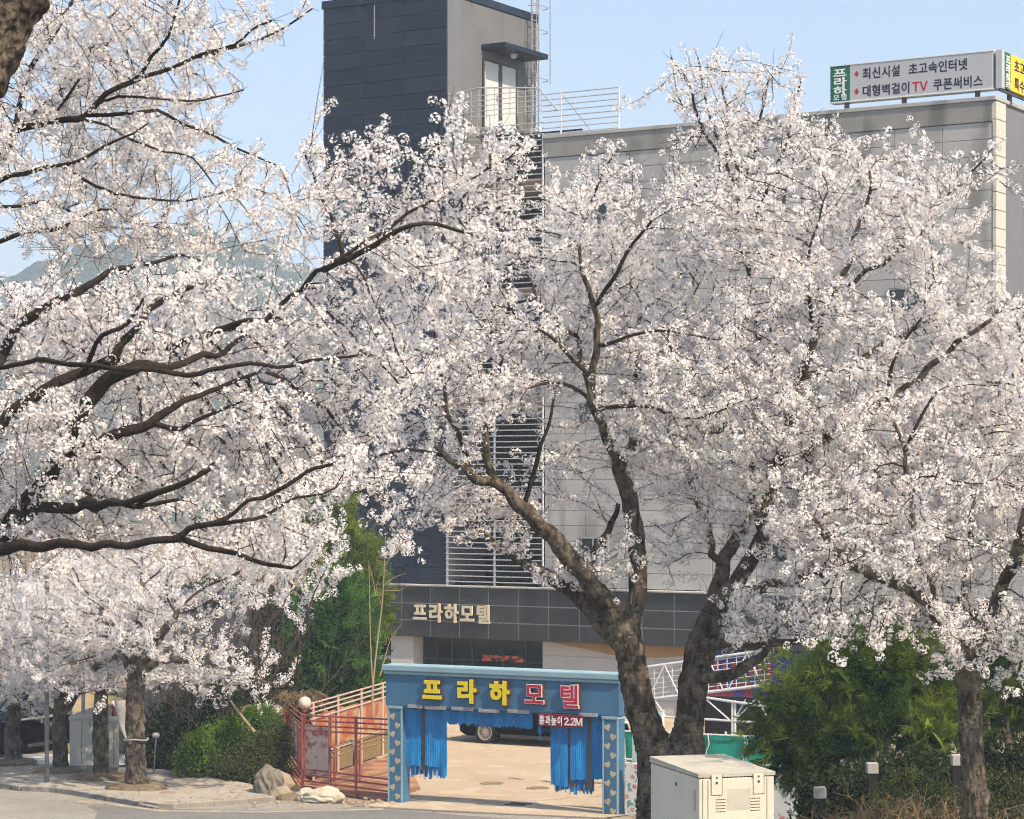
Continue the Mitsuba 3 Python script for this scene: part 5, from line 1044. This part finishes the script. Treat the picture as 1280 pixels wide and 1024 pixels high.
def cherry_tree(label, seed, limbs, blobs, scale, kind='mid', step=0.2, gap=0.30, di=1.7, dk=0.3, clump=0.35, bloom=1.0, twig_r=0.0062, size=1.0, trunk_n=1, wands=0.55, dark=False, bare=0.0, group=None, iters=90):
    """limbs: lists of (px, py, distance, radius in px); the first trunk_n are the trunk. scale: pixels per metre at the tree"""
    rng = np.random.default_rng(seed)
    t = thing('cherry_tree', label, 'cherry tree', group)
    nodes, parent, rad_min = [], [], []
    for li, limb in enumerate(limbs):
        w = np.array([[*P(a, b, y), r / scale] for a, b, y, r in limb])
        c = spline(w, 0.035 if li < trunk_n else 0.10 if w[0, 3] > 0.05 else 0.14)
        c[:, 3] = np.maximum(c[:, 3], 0.006)
        if li:
            k = int(np.argmin(np.linalg.norm(np.array(nodes) - c[0, :3], axis=1)))
            if np.linalg.norm(nodes[k] - c[0, :3]) < 0.9:
                c = np.vstack([[*nodes[k], min(c[0, 3] * 1.1, rad_min[k])], c[1:]])
            else: k = -1
        else: k = -1
        if li >= trunk_n:                                   # small crooks, as in the photograph
            L = len(c); wv = meshkit.fbm(np.stack([np.arange(L) * 0.35 + seed, np.full(L, li * 7.3), np.zeros(L)], 1), 2, seed)
            side = np.stack([meshkit.noise(np.stack([np.arange(L) * 0.4 + 50 * q, np.full(L, li * 3.1), np.full(L, float(seed))], 1), q) - 0.5 for q in range(3)], 1)
            c[:, :3] += side * np.minimum(np.arange(L) / 4, 1)[:, None] * 0.10
        big = c[:, 3].max() > 0.03
        sides = 48 if li < trunk_n else 16 if c[:, 3].max() > 0.05 else 8
        put('trunk' if li < trunk_n else 'branch', tube(c[:, :3], c[:, 3], sides, 0.16 if li < trunk_n else 0.1 if big else 0.0, seed + li, furrow=0.09 if li < trunk_n else 0.07 if c[:, 3].max() > 0.05 else 0.0), 'bark' if li < trunk_n or (c[:, 3].max() > 0.045 and not dark) else 'branch_bark', t, smooth=True)
        base = len(nodes)
        if li < trunk_n: c = c[::4]
        for j, row in enumerate(c):
            nodes.append(row[:3]); rad_min.append(row[3]); parent.append(k if j == 0 else base + j - 1)
    n0 = len(nodes)
    attr = crown_points(rng, [(P(px, py, y), np.array([rx / scale, ry_d, rz / scale])) for px, py, rx, rz, y, ry_d in blobs], gap, clump, 1.0, seed)
    N, par, direc = colonize(rng, nodes, parent, attr, di, dk, step, iters)
    n = len(N)
    # pipe model
    area = np.zeros(n); kids = np.zeros(n, int)
    for i in range(n - 1, -1, -1):
        if kids[i] == 0: area[i] = twig_r ** 2.2
        if par[i] >= 0:
            area[par[i]] += area[i]; kids[par[i]] += 1
    R = np.minimum(area ** (1 / 2.2), 0.05)
    # chains of new nodes -> tubes
    best = np.full(n, -1)
    for i in range(n0, n):
        q = par[i]
        if q >= n0 and (best[q] < 0 or area[i] > area[best[q]]): best[q] = i
    V, Fc, at = [], [], 0
    def addm(m):
        nonlocal at
        V.append(m.vertices); Fc.append(m.faces + at); at += len(m.vertices)
    for i in range(n0, n):
        q = par[i]
        if q >= n0 and best[q] == i: continue
        ch = [q, i]
        while best[ch[-1]] >= 0: ch.append(best[ch[-1]])
        pts = N[ch].copy(); rr = R[ch].copy(); rr[0] = rr[1]
        if kids[ch[-1]] == 0:                                # a tapering tip
            tip = pts[-1] + (pts[-1] - pts[-2]) / step * rng.uniform(0.05, 0.35)
            pts = np.vstack([pts, tip]); rr = np.append(rr, 0.0015)
        mx = rr.max()
        addm(tube(pts, rr, 6 if mx > 0.02 else 4 if mx > 0.009 else 3, cap=False))
    # spurs: short side shoots that carry most of the flowers
    cand = np.where((R < 0.016) & (np.arange(n) >= n0))[0]
    thin = np.array([i for i in range(1, n0) if par[i] >= 0 and rad_min[i] < 0.016], int)
    R[thin] = np.minimum(R[thin], np.array([rad_min[i] for i in thin])) if len(thin) else R[thin]
    segs = [(N[par[i]], N[i]) for i in cand] + [(N[par[i]], N[i]) for i in thin if rng.uniform() < 0.6]
    cand = np.concatenate([cand, thin]).astype(int)
    sp = rng.choice(cand, int(len(cand) * 0.55)) if len(cand) else []
    for i in sp:
        d = direc[i] * 0.5 + rng.normal(size=3) * 0.6 + np.array([0, 0, 0.15]); d /= np.linalg.norm(d)
        L = rng.uniform(0.10, 0.34) * size
        e = N[i] + d * L
        mid = (N[i] + e) / 2 + rng.normal(size=3) * 0.12 * L
        addm(tube([N[i], mid, e], [min(R[i] * 0.8, twig_r), twig_r * .7, twig_r * .45], 3, cap=False))
        segs.append((e - d * 0.2 * size, e + d * 0.02))
    # long young shoots standing out of the crown
    tips = [i for i in range(n0, n) if kids[i] == 0 and rng.uniform() < wands]
    for i in tips:
        d = direc[i] + np.array([0, 0, 0.55]) + rng.normal(size=3) * 0.25; d /= np.linalg.norm(d)
        L = rng.uniform(0.3, 0.95) * size; k = max(2, int(L / 0.17 / size)); L = min(L, 0.7 * size); bend = rng.normal(size=3) * 0.08
        q = N[i] + d * (np.linspace(0, 1, k + 1)[:, None] * L) + bend * (np.linspace(0, 1, k + 1)[:, None] ** 2)
        addm(tube(q, np.linspace(twig_r * 1.15, 0.0022, k + 1), 3, cap=False))
        for j in range(k - (1 if rng.uniform() < 0.6 else 0)): segs.append((q[j], q[j + 1]))
    if V: put('twigs', trimesh.Trimesh(np.vstack(V), np.vstack(Fc), process=False), 'twig_bark', t, smooth=True, kind='stuff')
    cl = meshkit.noise(np.array([s[1] for s in segs]) / 0.5, seed + 3)
    cnt = 0
    for (a, b), q in zip(segs, cl):
        pr = bloom * (0.3 + 1.1 * q)
        if rng.uniform() > pr: continue
        d = b - a; L = np.linalg.norm(d)
        if L < 1e-6: continue
        d = d / L
        x = np.cross(d, rng.normal(size=3)); x /= np.linalg.norm(x); y = np.cross(d, x)
        s = size * rng.uniform(0.75, 1.2)
        m = np.eye(4); m[:3, 0] = x * s; m[:3, 1] = y * s; m[:3, 2] = d * s; m[:3, 3] = a + rng.normal(size=3) * 0.02 + np.array([0, 0, -0.01])
        cnt += 1
        scene[f'{t}__blossom__{cnt:05d}'] = {'type': 'instance', 'to_world': M4(m), 'sg': {'type': 'ref', 'id': f'sprig_{kind}_{rng.integers(SPRIG[kind])}'}}
    labels[f'{t}__blossom'] = {'kind': 'stuff'}
    STATS.append((t, n0, n, cnt, len(attr)))
    return t
STATS = []

Y = 33.0
cherry_tree('large twin-trunked cherry tree in full white bloom behind the cream cabinet, right of the gate', 11, [
    [(836, 1100, Y, 46), (833, 1030, Y, 38), (828, 985, Y, 32), (818, 940, Y, 24), (806, 900, Y, 20), (796, 865, Y, 19), (789, 825, Y, 19), (783, 792, Y, 19)],
    [(846, 1010, Y, 30), (853, 960, Y, 26), (861, 905, Y + .1, 19), (868, 855, Y + .15, 18), (876, 808, Y + .2, 18), (890, 768, Y + .2, 15)],
    [(786, 800, Y, 17), (762, 765, Y - .1, 14), (725, 712, Y - .3, 13), (690, 673, Y - .5, 11), (655, 636, Y - .7, 9), (620, 606, Y - .9, 7), (585, 590, Y - 1.1, 5), (545, 560, Y - 1.2, 3)],
    [(779, 806, Y, 16), (740, 762, Y + .2, 12), (700, 728, Y + .4, 9), (662, 706, Y + .6, 7), (630, 688, Y + .8, 5), (600, 662, Y + .9, 4), (560, 640, Y + 1, 2.5)],
    [(620, 606, Y - .9, 5), (612, 580, Y - 1, 5), (606, 540, Y - 1.1, 4), (620, 495, Y - 1.2, 3), (628, 450, Y - 1.2, 2)],
    [(722, 710, Y - .3, 8), (745, 690, Y + .1, 6), (765, 655, Y + .4, 4), (772, 630, Y + .6, 3)],
    [(784, 800, Y, 15), (793, 755, Y + .1, 12), (796, 705, Y + .1, 12), (793, 655, Y + .1, 11), (786, 618, Y, 11), (777, 588, Y, 9), (770, 570, Y - .1, 7)],
    [(776, 585, Y - .1, 8), (757, 553, Y - .2, 6.5), (742, 512, Y - .4, 6), (740, 470, Y - .5, 5), (748, 432, Y - .6, 4.5), (744, 390, Y - .6, 4), (731, 350, Y - .7, 3), (725, 300, Y - .8, 2)],
    [(739, 472, Y - .5, 2.6), (702, 432, Y - .8, 2.2), (660, 402, Y - 1, 1.5)],
    [(746, 436, Y - .6, 2.6), (782, 420, Y - .9, 2.2), (832, 416, Y - 1.1, 1.4)],
    [(741, 513, Y - .4, 3), (790, 505, Y - .7, 2.4), (850, 522, Y - 1, 1.5)],
    [(740, 500, Y - .4, 2.4), (705, 480, Y - .6, 2), (660, 490, Y - .9, 1.3)],
    [(590, 594, Y - 1, 3.4), (562, 520, Y - .9, 2.8), (545, 440, Y - .8, 2), (530, 380, Y - .7, 1.2)],
    [(556, 570, Y - 1.2, 2.6), (505, 562, Y - 1.2, 2), (455, 572, Y - 1.2, 1.2)],
    [(655, 636, Y - .7, 3.4), (668, 580, Y - 1, 2.8), (690, 530, Y - 1.2, 2), (700, 480, Y - 1.3, 1.2)],
    [(793, 470, Y + .8, 2.4), (835, 430, Y + .6, 2), (860, 380, Y + .5, 1.3)],
    [(899, 534, Y + 1.3, 3), (945, 515, Y + 1, 2.4), (985, 480, Y + .8, 1.5)],
    [(1018, 425, Y - .8, 2.6), (1010, 360, Y - 1, 2.2), (1015, 300, Y - 1.1, 1.5), (1035, 240, Y - 1.2, 1)],
    [(1107, 504, Y - 1.3, 2.6), (1120, 450, Y - 1.5, 2.2), (1150, 400, Y - 1.6, 1.5), (1165, 350, Y - 1.7, 1)],
    [(741, 500, Y - .4, 4), (728, 462, Y - .2, 3.5), (717, 422, Y, 3), (682, 392, Y + .3, 2.5), (668, 350, Y + .4, 2)],
    [(742, 385, Y - .6, 3), (758, 365, Y - .9, 2.6), (784, 310, Y - 1.2, 2.2), (812, 280, Y - 1.4, 1.6)],
    [(775, 592, Y, 7), (786, 566, Y + .4, 8), (815, 556, Y + .7, 7.5), (855, 548, Y + 1, 7), (899, 534, Y + 1.3, 6), (884, 505, Y + 1.4, 4), (872, 475, Y + 1.5, 3), (868, 400, Y + 1.7, 2)],
    [(790, 560, Y + .4, 5), (793, 510, Y + .7, 4), (793, 440, Y + .9, 3), (800, 380, Y + 1.1, 2)],
    [(885, 780, Y + .2, 12), (896, 740, Y + .3, 11), (906, 700, Y + .5, 9), (922, 668, Y + .7, 8), (937, 640, Y + .8, 6), (940, 560, Y + .9, 5), (945, 440, Y + .9, 4), (936, 340, Y + .8, 3.5), (926, 250, Y + .7, 3), (912, 165, Y + .6, 2), (903, 110, Y + .6, 1.3)],
    [(892, 766, Y + .2, 13), (925, 725, Y, 11), (947, 682, Y - .2, 10), (956, 642, Y - .3, 8), (972, 570, Y - .5, 6.5), (1000, 480, Y - .7, 6), (1018, 425, Y - .8, 5), (1050, 352, Y - 1, 4), (1080, 270, Y - 1.2, 2.5), (1090, 215, Y - 1.3, 1.5)],
    [(905, 752, Y + .1, 7), (945, 735, Y - .4, 6), (990, 727, Y - .8, 5), (1040, 714, Y - 1.1, 4.5), (1080, 711, Y - 1.4, 3)],
    [(878, 806, Y, 7), (905, 803, Y - .4, 6), (950, 808, Y - .8, 5.5), (1000, 801, Y - 1.1, 4), (1034, 788, Y - 1.3, 3)],
    [(872, 850, Y, 8), (903, 846, Y - .3, 7.5), (930, 836, Y - .5, 7), (957, 812, Y - .8, 4), (975, 790, Y - .9, 2)],
    [(890, 700, Y + .4, 5), (884, 660, Y + .8, 4.5), (868, 615, Y + 1.1, 4), (857, 560, Y + 1.4, 3.5)],
    [(972, 580, Y - .4, 5), (1035, 545, Y - .9, 5), (1107, 504, Y - 1.3, 4.5), (1160, 462, Y - 1.6, 4), (1212, 422, Y - 1.8, 3), (1252, 390, Y - 2, 2)],
    [(1006, 470, Y - .7, 4.5), (1052, 460, Y - .4, 4), (1090, 436, Y - .2, 3.5), (1150, 410, Y, 3), (1210, 380, Y + .2, 2)],
    [(1040, 370, Y - .9, 3), (1100, 330, Y - .6, 2.6), (1155, 285, Y - .4, 2), (1190, 235, Y - .2, 1.3)],
    [(936, 340, Y + .8, 3), (902, 225, Y + .5, 2.4), (866, 120, Y + .3, 1.6), (836, 72, Y + .2, 1)],
    [(926, 250, Y + .7, 2.6), (952, 150, Y + .9, 1.8), (970, 85, Y + 1, 1)],
    [(932, 300, Y + .8, 2.6), (978, 185, Y + .4, 1.8), (1000, 100, Y + .2, 1)],
    [(924, 245, Y + .7, 2.4), (888, 150, Y + 1, 1.6), (874, 72, Y + 1.2, 1)],
    [(1155, 285, Y - .4, 2), (1205, 225, Y - .3, 1.4), (1236, 190, Y - .2, .9)],
    [(725, 300, Y - .8, 2), (745, 240, Y - .9, 1.5), (772, 185, Y - 1, .9)],
    [(942, 430, Y + .9, 3), (975, 400, Y + 1.2, 3), (1000, 350, Y + 1.3, 2.6), (1010, 290, Y + 1.3, 2)],
], [
    (905, 300, 75, 170, Y, 1.6), (915, 150, 70, 78, Y + .6, .9), (860, 130, 36, 60, Y + .3, .5), (978, 150, 36, 60, Y + .5, .5), (1225, 240, 40, 50, Y - .3, .6), (760, 215, 50, 35, Y - .9, .7), (985, 265, 110, 120, Y, 1.8), (1085, 300, 120, 120, Y - .3, 1.8), (1165, 290, 65, 95, Y - .3, 1.2),
    (740, 300, 90, 95, Y + .3, 1.6), (640, 360, 125, 110, Y, 2.0), (560, 470, 120, 130, Y - .2, 2.0), (690, 430, 120, 90, Y + 1.3, 1.5), (800, 400, 100, 120, Y + 1.0, 1.9),
    (520, 600, 75, 62, Y - .8, 1.4), (600, 610, 90, 70, Y - .4, 1.4), (660, 590, 80, 60, Y + .3, 1.2), (860, 500, 120, 120, Y + .2, 2.2), (970, 480, 130, 160, Y - .2, 2.4),
    (1080, 480, 140, 130, Y - .5, 2.2), (1190, 420, 75, 70, Y - .8, 1.4), (1000, 620, 120, 90, Y - .4, 2.0), (960, 780, 75, 45, Y - .7, 1.0), (880, 640, 70, 60, Y + .6, 1.0),
    (620, 700, 70, 28, Y + .6, .8), (515, 655, 60, 40, Y - .8, 1.0), (690, 722, 50, 24, Y + .3, .6), (900, 110, 62, 50, Y + .4, .7), (950, 135, 50, 50, Y + .7, .6), (860, 105, 30, 42, Y + .3, .4), (760, 700, 50, 30, Y - .6, .5), (830, 710, 40, 30, Y + .8, .5),
], F / Y, step=0.17, gap=0.235, dk=0.23, di=1.3, trunk_n=2, clump=0.34, bloom=1.3)

Y = 32.0
cherry_tree('cherry tree with a single straight trunk in full bloom before the pines at right', 23, [
    [(1224, 1120, Y, 19), (1218, 1000, Y, 16), (1214, 920, Y, 15), (1211, 860, Y, 15), (1206, 825, Y, 15), (1196, 800, Y, 12)],
    [(1204, 822, Y, 11), (1180, 780, Y - .2, 9), (1150, 745, Y - .5, 8), (1125, 735, Y - .7, 8), (1087, 712, Y - .9, 7), (1052, 690, Y - 1.1, 5.5), (1026, 665, Y - 1.3, 4), (1008, 640, Y - 1.4, 2.5)],
    [(1206, 820, Y, 9), (1213, 775, Y + .3, 7), (1203, 745, Y + .6, 6), (1208, 690, Y + .8, 4), (1218, 600, Y + 1, 3), (1210, 520, Y + 1.1, 2)],
    [(1210, 825, Y, 9), (1248, 750, Y - .3, 8), (1268, 700, Y - .5, 8), (1285, 640, Y - .7, 7), (1295, 560, Y - .8, 5), (1290, 480, Y - 1, 3)],
    [(1175, 775, Y - .2, 4), (1160, 722, Y - .8, 3.5), (1146, 690, Y - 1.1, 3.2), (1137, 620, Y - 1.3, 3), (1130, 565, Y - 1.4, 2.5), (1112, 515, Y - 1.5, 2)],
    [(1130, 565, Y - 1.4, 2), (1145, 535, Y - 1.5, 2), (1170, 490, Y - 1.6, 1.5)],
    [(1270, 700, Y - .5, 5), (1330, 640, Y - .2, 5), (1380, 560, Y, 3)],
], [
    (1150, 610, 120, 120, Y - .5, 1.9), (1250, 560, 120, 120, Y, 2.0), (1080, 680, 95, 85, Y - .8, 1.5), (1200, 720, 130, 90, Y - .2, 1.8), (1060, 770, 75, 50, Y - 1, 1.0),
    (1290, 700, 110, 130, Y, 1.8), (1280, 460, 70, 90, Y - .6, 1.4), (1190, 800, 60, 50, Y - .3, .8), (1290, 810, 60, 50, Y, 1.0), (1340, 600, 110, 150, Y, 1.8),
], F / Y, step=0.17, gap=0.225, dk=0.22, di=1.4, clump=0.3, bloom=1.3)

Y = 25.0
cherry_tree('cherry tree whose dark boughs reach in from the left edge of the view', 37, [
    [(-215, 1500, Y, 36), (-200, 1100, Y, 30), (-170, 900, Y, 26), (-120, 790, Y, 22), (-60, 730, Y, 17)],
    [(-60, 730, Y, 16), (0, 678, Y, 13), (28, 638, Y, 12), (60, 596, Y - .2, 11), (88, 545, Y - .4, 10), (112, 500, Y - .6, 9.5), (134, 474, Y - .7, 9), (165, 463, Y - .8, 8), (205, 458, Y - .8, 5.5), (250, 446, Y - .6, 4), (300, 430, Y - .4, 3.2), (340, 398, Y - .2, 3), (372, 366, Y - .3, 2.9), (402, 336, Y - .5, 2.8), (450, 303, Y - .6, 2.4), (505, 270, Y - .4, 2), (560, 238, Y - .2, 1.6), (610, 214, Y, 1.3), (655, 182, Y + .1, 1)],
    [(-130, 800, Y, 14), (-60, 600, Y - .3, 9), (0, 530, Y - .6, 7.5), (55, 490, Y - .7, 7), (105, 468, Y - .6, 6.5), (142, 444, Y - .5, 6), (166, 414, Y - .4, 5), (190, 390, Y - .3, 4.5), (230, 366, Y - .2, 3.5), (275, 352, Y, 2.2)],
    [(64, 590, Y - .1, 8), (80, 572, Y - .2, 8), (112, 560, Y - .4, 7.5), (148, 544, Y - .6, 7), (190, 530, Y - .7, 6), (232, 506, Y - .7, 4), (262, 486, Y - .6, 3), (330, 460, Y - .4, 2)],
    [(192, 529, Y - .7, 3.5), (225, 535, Y - .9, 3), (262, 522, Y - 1.1, 2.4), (300, 505, Y - 1.2, 1.5)],
    [(105, 468, Y - .6, 3.5), (120, 430, Y - .9, 3), (160, 400, Y - 1, 2.4), (180, 370, Y - 1.1, 1.6)],
    [(262, 656, Y - 1.9, 2.6), (320, 650, Y - 1.8, 2.2), (370, 625, Y - 1.7, 1.6), (420, 610, Y - 1.7, 1)],
    [(172, 632, Y - 1.4, 2.6), (200, 612, Y - 1.6, 2.2), (240, 598, Y - 1.8, 1.8), (265, 580, Y - 1.9, 1.1)],
    [(10, 655, Y, 8), (42, 640, Y - .4, 7), (92, 632, Y - .8, 7), (130, 630, Y - 1.1, 5), (172, 632, Y - 1.4, 3), (220, 625, Y - 1.5, 2)],
    [(-70, 725, Y, 12), (-30, 700, Y - .4, 9), (0, 688, Y - .6, 8.5), (62, 684, Y - 1, 6), (130, 681, Y - 1.4, 5), (212, 668, Y - 1.7, 4.2), (262, 656, Y - 1.9, 3.2), (302, 634, Y - 2, 2.2), (360, 602, Y - 2.1, 2.5), (420, 580, Y - 2.2, 1.6)],
    [(212, 668, Y - 1.7, 4), (260, 685, Y - 1.6, 3.5), (310, 702, Y - 1.5, 3), (360, 708, Y - 1.4, 2)],
    [(-90, 500, Y + .4, 4), (0, 457, Y - .8, 3), (130, 457, Y - 1.8, 3), (230, 464, Y - 2, 3), (290, 461, Y - 2.1, 2.5), (360, 452, Y - 2.2, 2), (450, 440, Y - 2.2, 1.4)],
    [(150, 448, Y + 1, 5), (180, 437, Y + .6, 5), (232, 424, Y + .3, 5), (292, 407, Y, 4), (350, 395, Y - .2, 2.5)],
    [(-60, 580, Y - .3, 8), (0, 440, Y + .1, 7), (35, 397, Y + .1, 6.5), (72, 377, Y + .2, 6), (122, 350, Y + .3, 4.5), (168, 333, Y + .4, 3), (225, 318, Y + .5, 1.8)],
    [(110, 640, Y - .9, 4), (182, 620, Y - 1.6, 4), (232, 604, Y - 1.8, 3.5), (262, 588, Y - 2, 2)],
    [(398, 342, Y - .8, 4), (430, 325, Y - 1.1, 4), (470, 300, Y - 1.3, 3.4), (530, 280, Y - 1.5, 2.6), (600, 297, Y - 1.6, 1.6)],
    [(430, 316, Y - .7, 3), (420, 290, Y - .5, 2.5), (405, 250, Y - .3, 2), (380, 195, Y - .2, 1.3)],
], [
    (70, 420, 150, 75, Y + 1.5, 2.0), (230, 430, 150, 80, Y + 1, 2.0), (360, 440, 110, 85, Y + .8, 1.8), (120, 560, 190, 90, Y + 1, 2.2), (300, 560, 150, 95, Y + .6, 2.0), (400, 560, 90, 80, Y + .3, 1.4),
    (450, 260, 85, 62, Y + .6, 1.2), (560, 235, 85, 55, Y + .8, .9), (630, 195, 45, 28, Y + 1, .5), (455, 385, 80, 85, Y + .6, 1.4), (500, 330, 90, 50, Y - .2, 1.0), (60, 660, 130, 45, Y + .6, 1.5), (220, 660, 130, 42, Y - .2, 1.4), (350, 680, 80, 40, Y - .8, 1.0), (300, 350, 120, 35, Y + .6, 1.2),
    (470, 480, 70, 80, Y + .4, 1.2), (440, 235, 60, 70, Y, 1.0), (505, 195, 65, 48, Y - .2, .9), (590, 195, 55, 45, Y, .7), (520, 300, 90, 60, Y + .3, 1.0),
], F / Y, kind='mid', step=0.16, gap=0.215, dk=0.205, di=1.3, dark=True, clump=0.32, bloom=1.2)

Y = 18.0
cherry_tree('near cherry tree with a thick leaning bough and thin dark twigs against the sky', 41, [
    [(-470, 1950, Y - 2.4, 72), (-370, 1350, Y - 2.4, 66), (-250, 830, Y - 2.4, 61), (-165, 400, Y - 2.4, 56), (-88, 190, Y - 2.4, 50), (-12, 40, Y - 2.4, 42), (52, -80, Y - 2.4, 37), (120, -220, Y - 2.4, 32)],
    [(-165, 400, Y - 2.4, 12), (-115, 380, Y - 1.2, 9), (-60, 330, Y - .2, 6), (-5, 218, Y - .4, 5), (8, 190, Y - .4, 5), (18, 167, Y - .4, 5), (60, 155, Y - .5, 4.2), (112, 138, Y - .6, 3.8), (152, 112, Y - .7, 3.2), (182, 96, Y - .7, 2.8), (240, 74, Y - .8, 1.9), (300, 47, Y - .9, 1.3), (345, 22, Y - 1, 1.5)],
    [(174, 98, Y - .7, 2.6), (186, 78, Y - .8, 2.3), (198, 50, Y - .9, 2), (210, 18, Y - 1, 1.4), (230, -40, Y - 1, 1.5)],
    [(16, 168, Y - .4, 4), (30, 122, Y - .2, 3.5), (60, 52, Y, 3), (95, 3, Y + .1, 2.5), (130, -50, Y + .2, 2)],
    [(-60, 330, Y - .2, 4), (-5, 229, Y - .6, 3.2), (40, 216, Y - .8, 2.8), (76, 208, Y - .9, 2.4), (132, 184, Y - 1.1, 1.8), (182, 150, Y - 1.2, 1.0)],
    [(20, 168, Y - .4, 2), (70, 110, Y, 1.7), (130, 60, Y + .3, 1.3), (170, 10, Y + .5, .9)],
    [(60, 156, Y - .5, 2), (100, 100, Y - .2, 1.6), (120, 50, Y, 1.2), (160, 0, Y + .2, .8)],
    [(90, 146, Y - .6, 1.8), (150, 165, Y - .9, 1.5), (210, 185, Y - 1.1, 1.2), (270, 225, Y - 1.2, .8)],
    [(-20, 260, Y - .5, 2.2), (50, 255, Y - .2, 1.9), (120, 275, Y, 1.5), (190, 290, Y + .2, 1)],
    [(130, 120, Y - .6, 1.8), (200, 118, Y - .4, 1.5), (260, 122, Y - .2, 1.1), (300, 105, Y, .7)],
    [(76, 208, Y - .9, 2.2), (122, 229, Y - .7, 2), (160, 240, Y - .6, 1.7), (232, 246, Y - .5, 1.3), (305, 240, Y - .4, .9)],
    [(114, 147, Y - .6, 2.4), (200, 140, Y - .3, 2.2), (232, 158, Y - .2, 1.9), (300, 186, Y, 1.5), (352, 205, Y + .1, 1)],
    [(240, 74, Y - .8, 2.4), (285, 66, Y - .5, 2), (330, 45, Y - .3, 1.5), (385, 10, Y - .2, 1)],
    [(-90, 380, Y - .2, 4), (0, 300, Y - .6, 3), (60, 290, Y - .8, 2.5), (110, 270, Y - .9, 2), (150, 262, Y - 1, 1.2)],
], [
    (110, 70, 150, 85, Y, 1.4), (120, 190, 170, 85, Y - .3, 1.3), (270, 215, 130, 60, Y - .2, .9), (320, 22, 85, 45, Y - .6, .6), (50, 120, 100, 110, Y + .5, 1.2), (160, 140, 120, 70, Y + .6, 1.2), (120, 280, 150, 50, Y - .3, 1.2), (330, 280, 90, 55, Y - .1, .8), (230, 120, 60, 40, Y, .8), (200, 10, 120, 40, Y - .5, 1.0), (370, 190, 50, 40, Y, .5),
], F / Y, kind='near', dark=True, step=0.12, gap=0.14, dk=0.14, di=0.9, clump=0.34, bloom=0.72, wands=0.5, twig_r=0.0026, size=0.72)

def row_tree(label, seed, bx, by, Yt, r, h, blobs, extra=()):
    b = by
    cherry_tree(label, seed, [
        [(bx + 2, b + 8, Yt, r * 1.5), (bx + 1, b - 5, Yt, r * 1.1), (bx, b - 22, Yt, r * .92), (bx - 2, b - (b - h) * .55, Yt, r * .88), (bx + 1, h, Yt, r * .75), (bx + 4, h - 25, Yt + .1, r * .55)],
        [(bx, h + 6, Yt, r * .6), (bx + 25, h - 40, Yt - .4, r * .45), (bx + 55, h - 75, Yt - .8, r * .25)],
        [(bx, h + 4, Yt, r * .6), (bx - 22, h - 38, Yt + .3, r * .45), (bx - 45, h - 80, Yt + .6, r * .25)],
        [(bx, h, Yt, r * .65), (bx + 3, h - 55, Yt + .4, r * .45), (bx + 6, h - 110, Yt + .8, r * .25)], *extra],
        blobs, F / Yt, kind='far', step=0.24, gap=0.33, dk=0.33, di=2.2, clump=0.32, group=None, bloom=1.25, twig_r=0.009, iters=60)
row_tree('street cherry tree tied round with a pale cord, rightmost of the left row', 51, 170, 984, 57.5, 14, 840,
    [(190, 755, 130, 70, 57.5, 2.5), (110, 760, 90, 70, 57.5, 2.2), (300, 750, 115, 55, 57, 1.8), (260, 825, 110, 45, 56.5, 1.5), (380, 700, 65, 45, 57, 1.2), (330, 848, 55, 22, 56, .8), (110, 830, 80, 40, 57.5, 1.8), (200, 850, 70, 22, 58.5, .8), (250, 700, 150, 40, 58, 2)],
    extra=[[(172, 842, 57.5, 6), (210, 825, 57.0, 5), (260, 830, 56.5, 4), (310, 846, 56.2, 2.5), (355, 858, 56, 1.5)]])
row_tree('street cherry tree whose trunk stands before the grey utility cabinet', 52, 127, 977, 59.5, 10.5, 850,
    [(120, 790, 90, 70, 59.5, 2.2), (60, 780, 80, 65, 59.5, 2.2), (130, 720, 90, 50, 60, 2), (140, 850, 50, 20, 60, 1.0)])
row_tree('dark street cherry tree beside the thin grey pole', 53, 76, 972, 61, 10.5, 865,
    [(60, 815, 80, 58, 61, 2.2), (20, 790, 70, 65, 61, 2.2), (80, 740, 80, 50, 61, 2), (40, 862, 50, 18, 61, 1.2)],
    extra=[[(80, 890, 61, 5), (98, 868, 60.8, 4.5), (122, 860, 60.6, 4), (150, 868, 60.4, 2.5)]])
row_tree('street cherry tree at the far left with the parked car behind it', 54, 17, 969, 62.5, 11.5, 885,
    [(10, 830, 85, 55, 62.5, 2.2), (-40, 790, 70, 60, 62.5, 2.2), (30, 770, 80, 40, 62.5, 2), (20, 872, 60, 20, 62.5, 1.4)],
    extra=[[(20, 888, 62.5, 5), (36, 880, 62.3, 4), (55, 884, 62.1, 2.5)]])
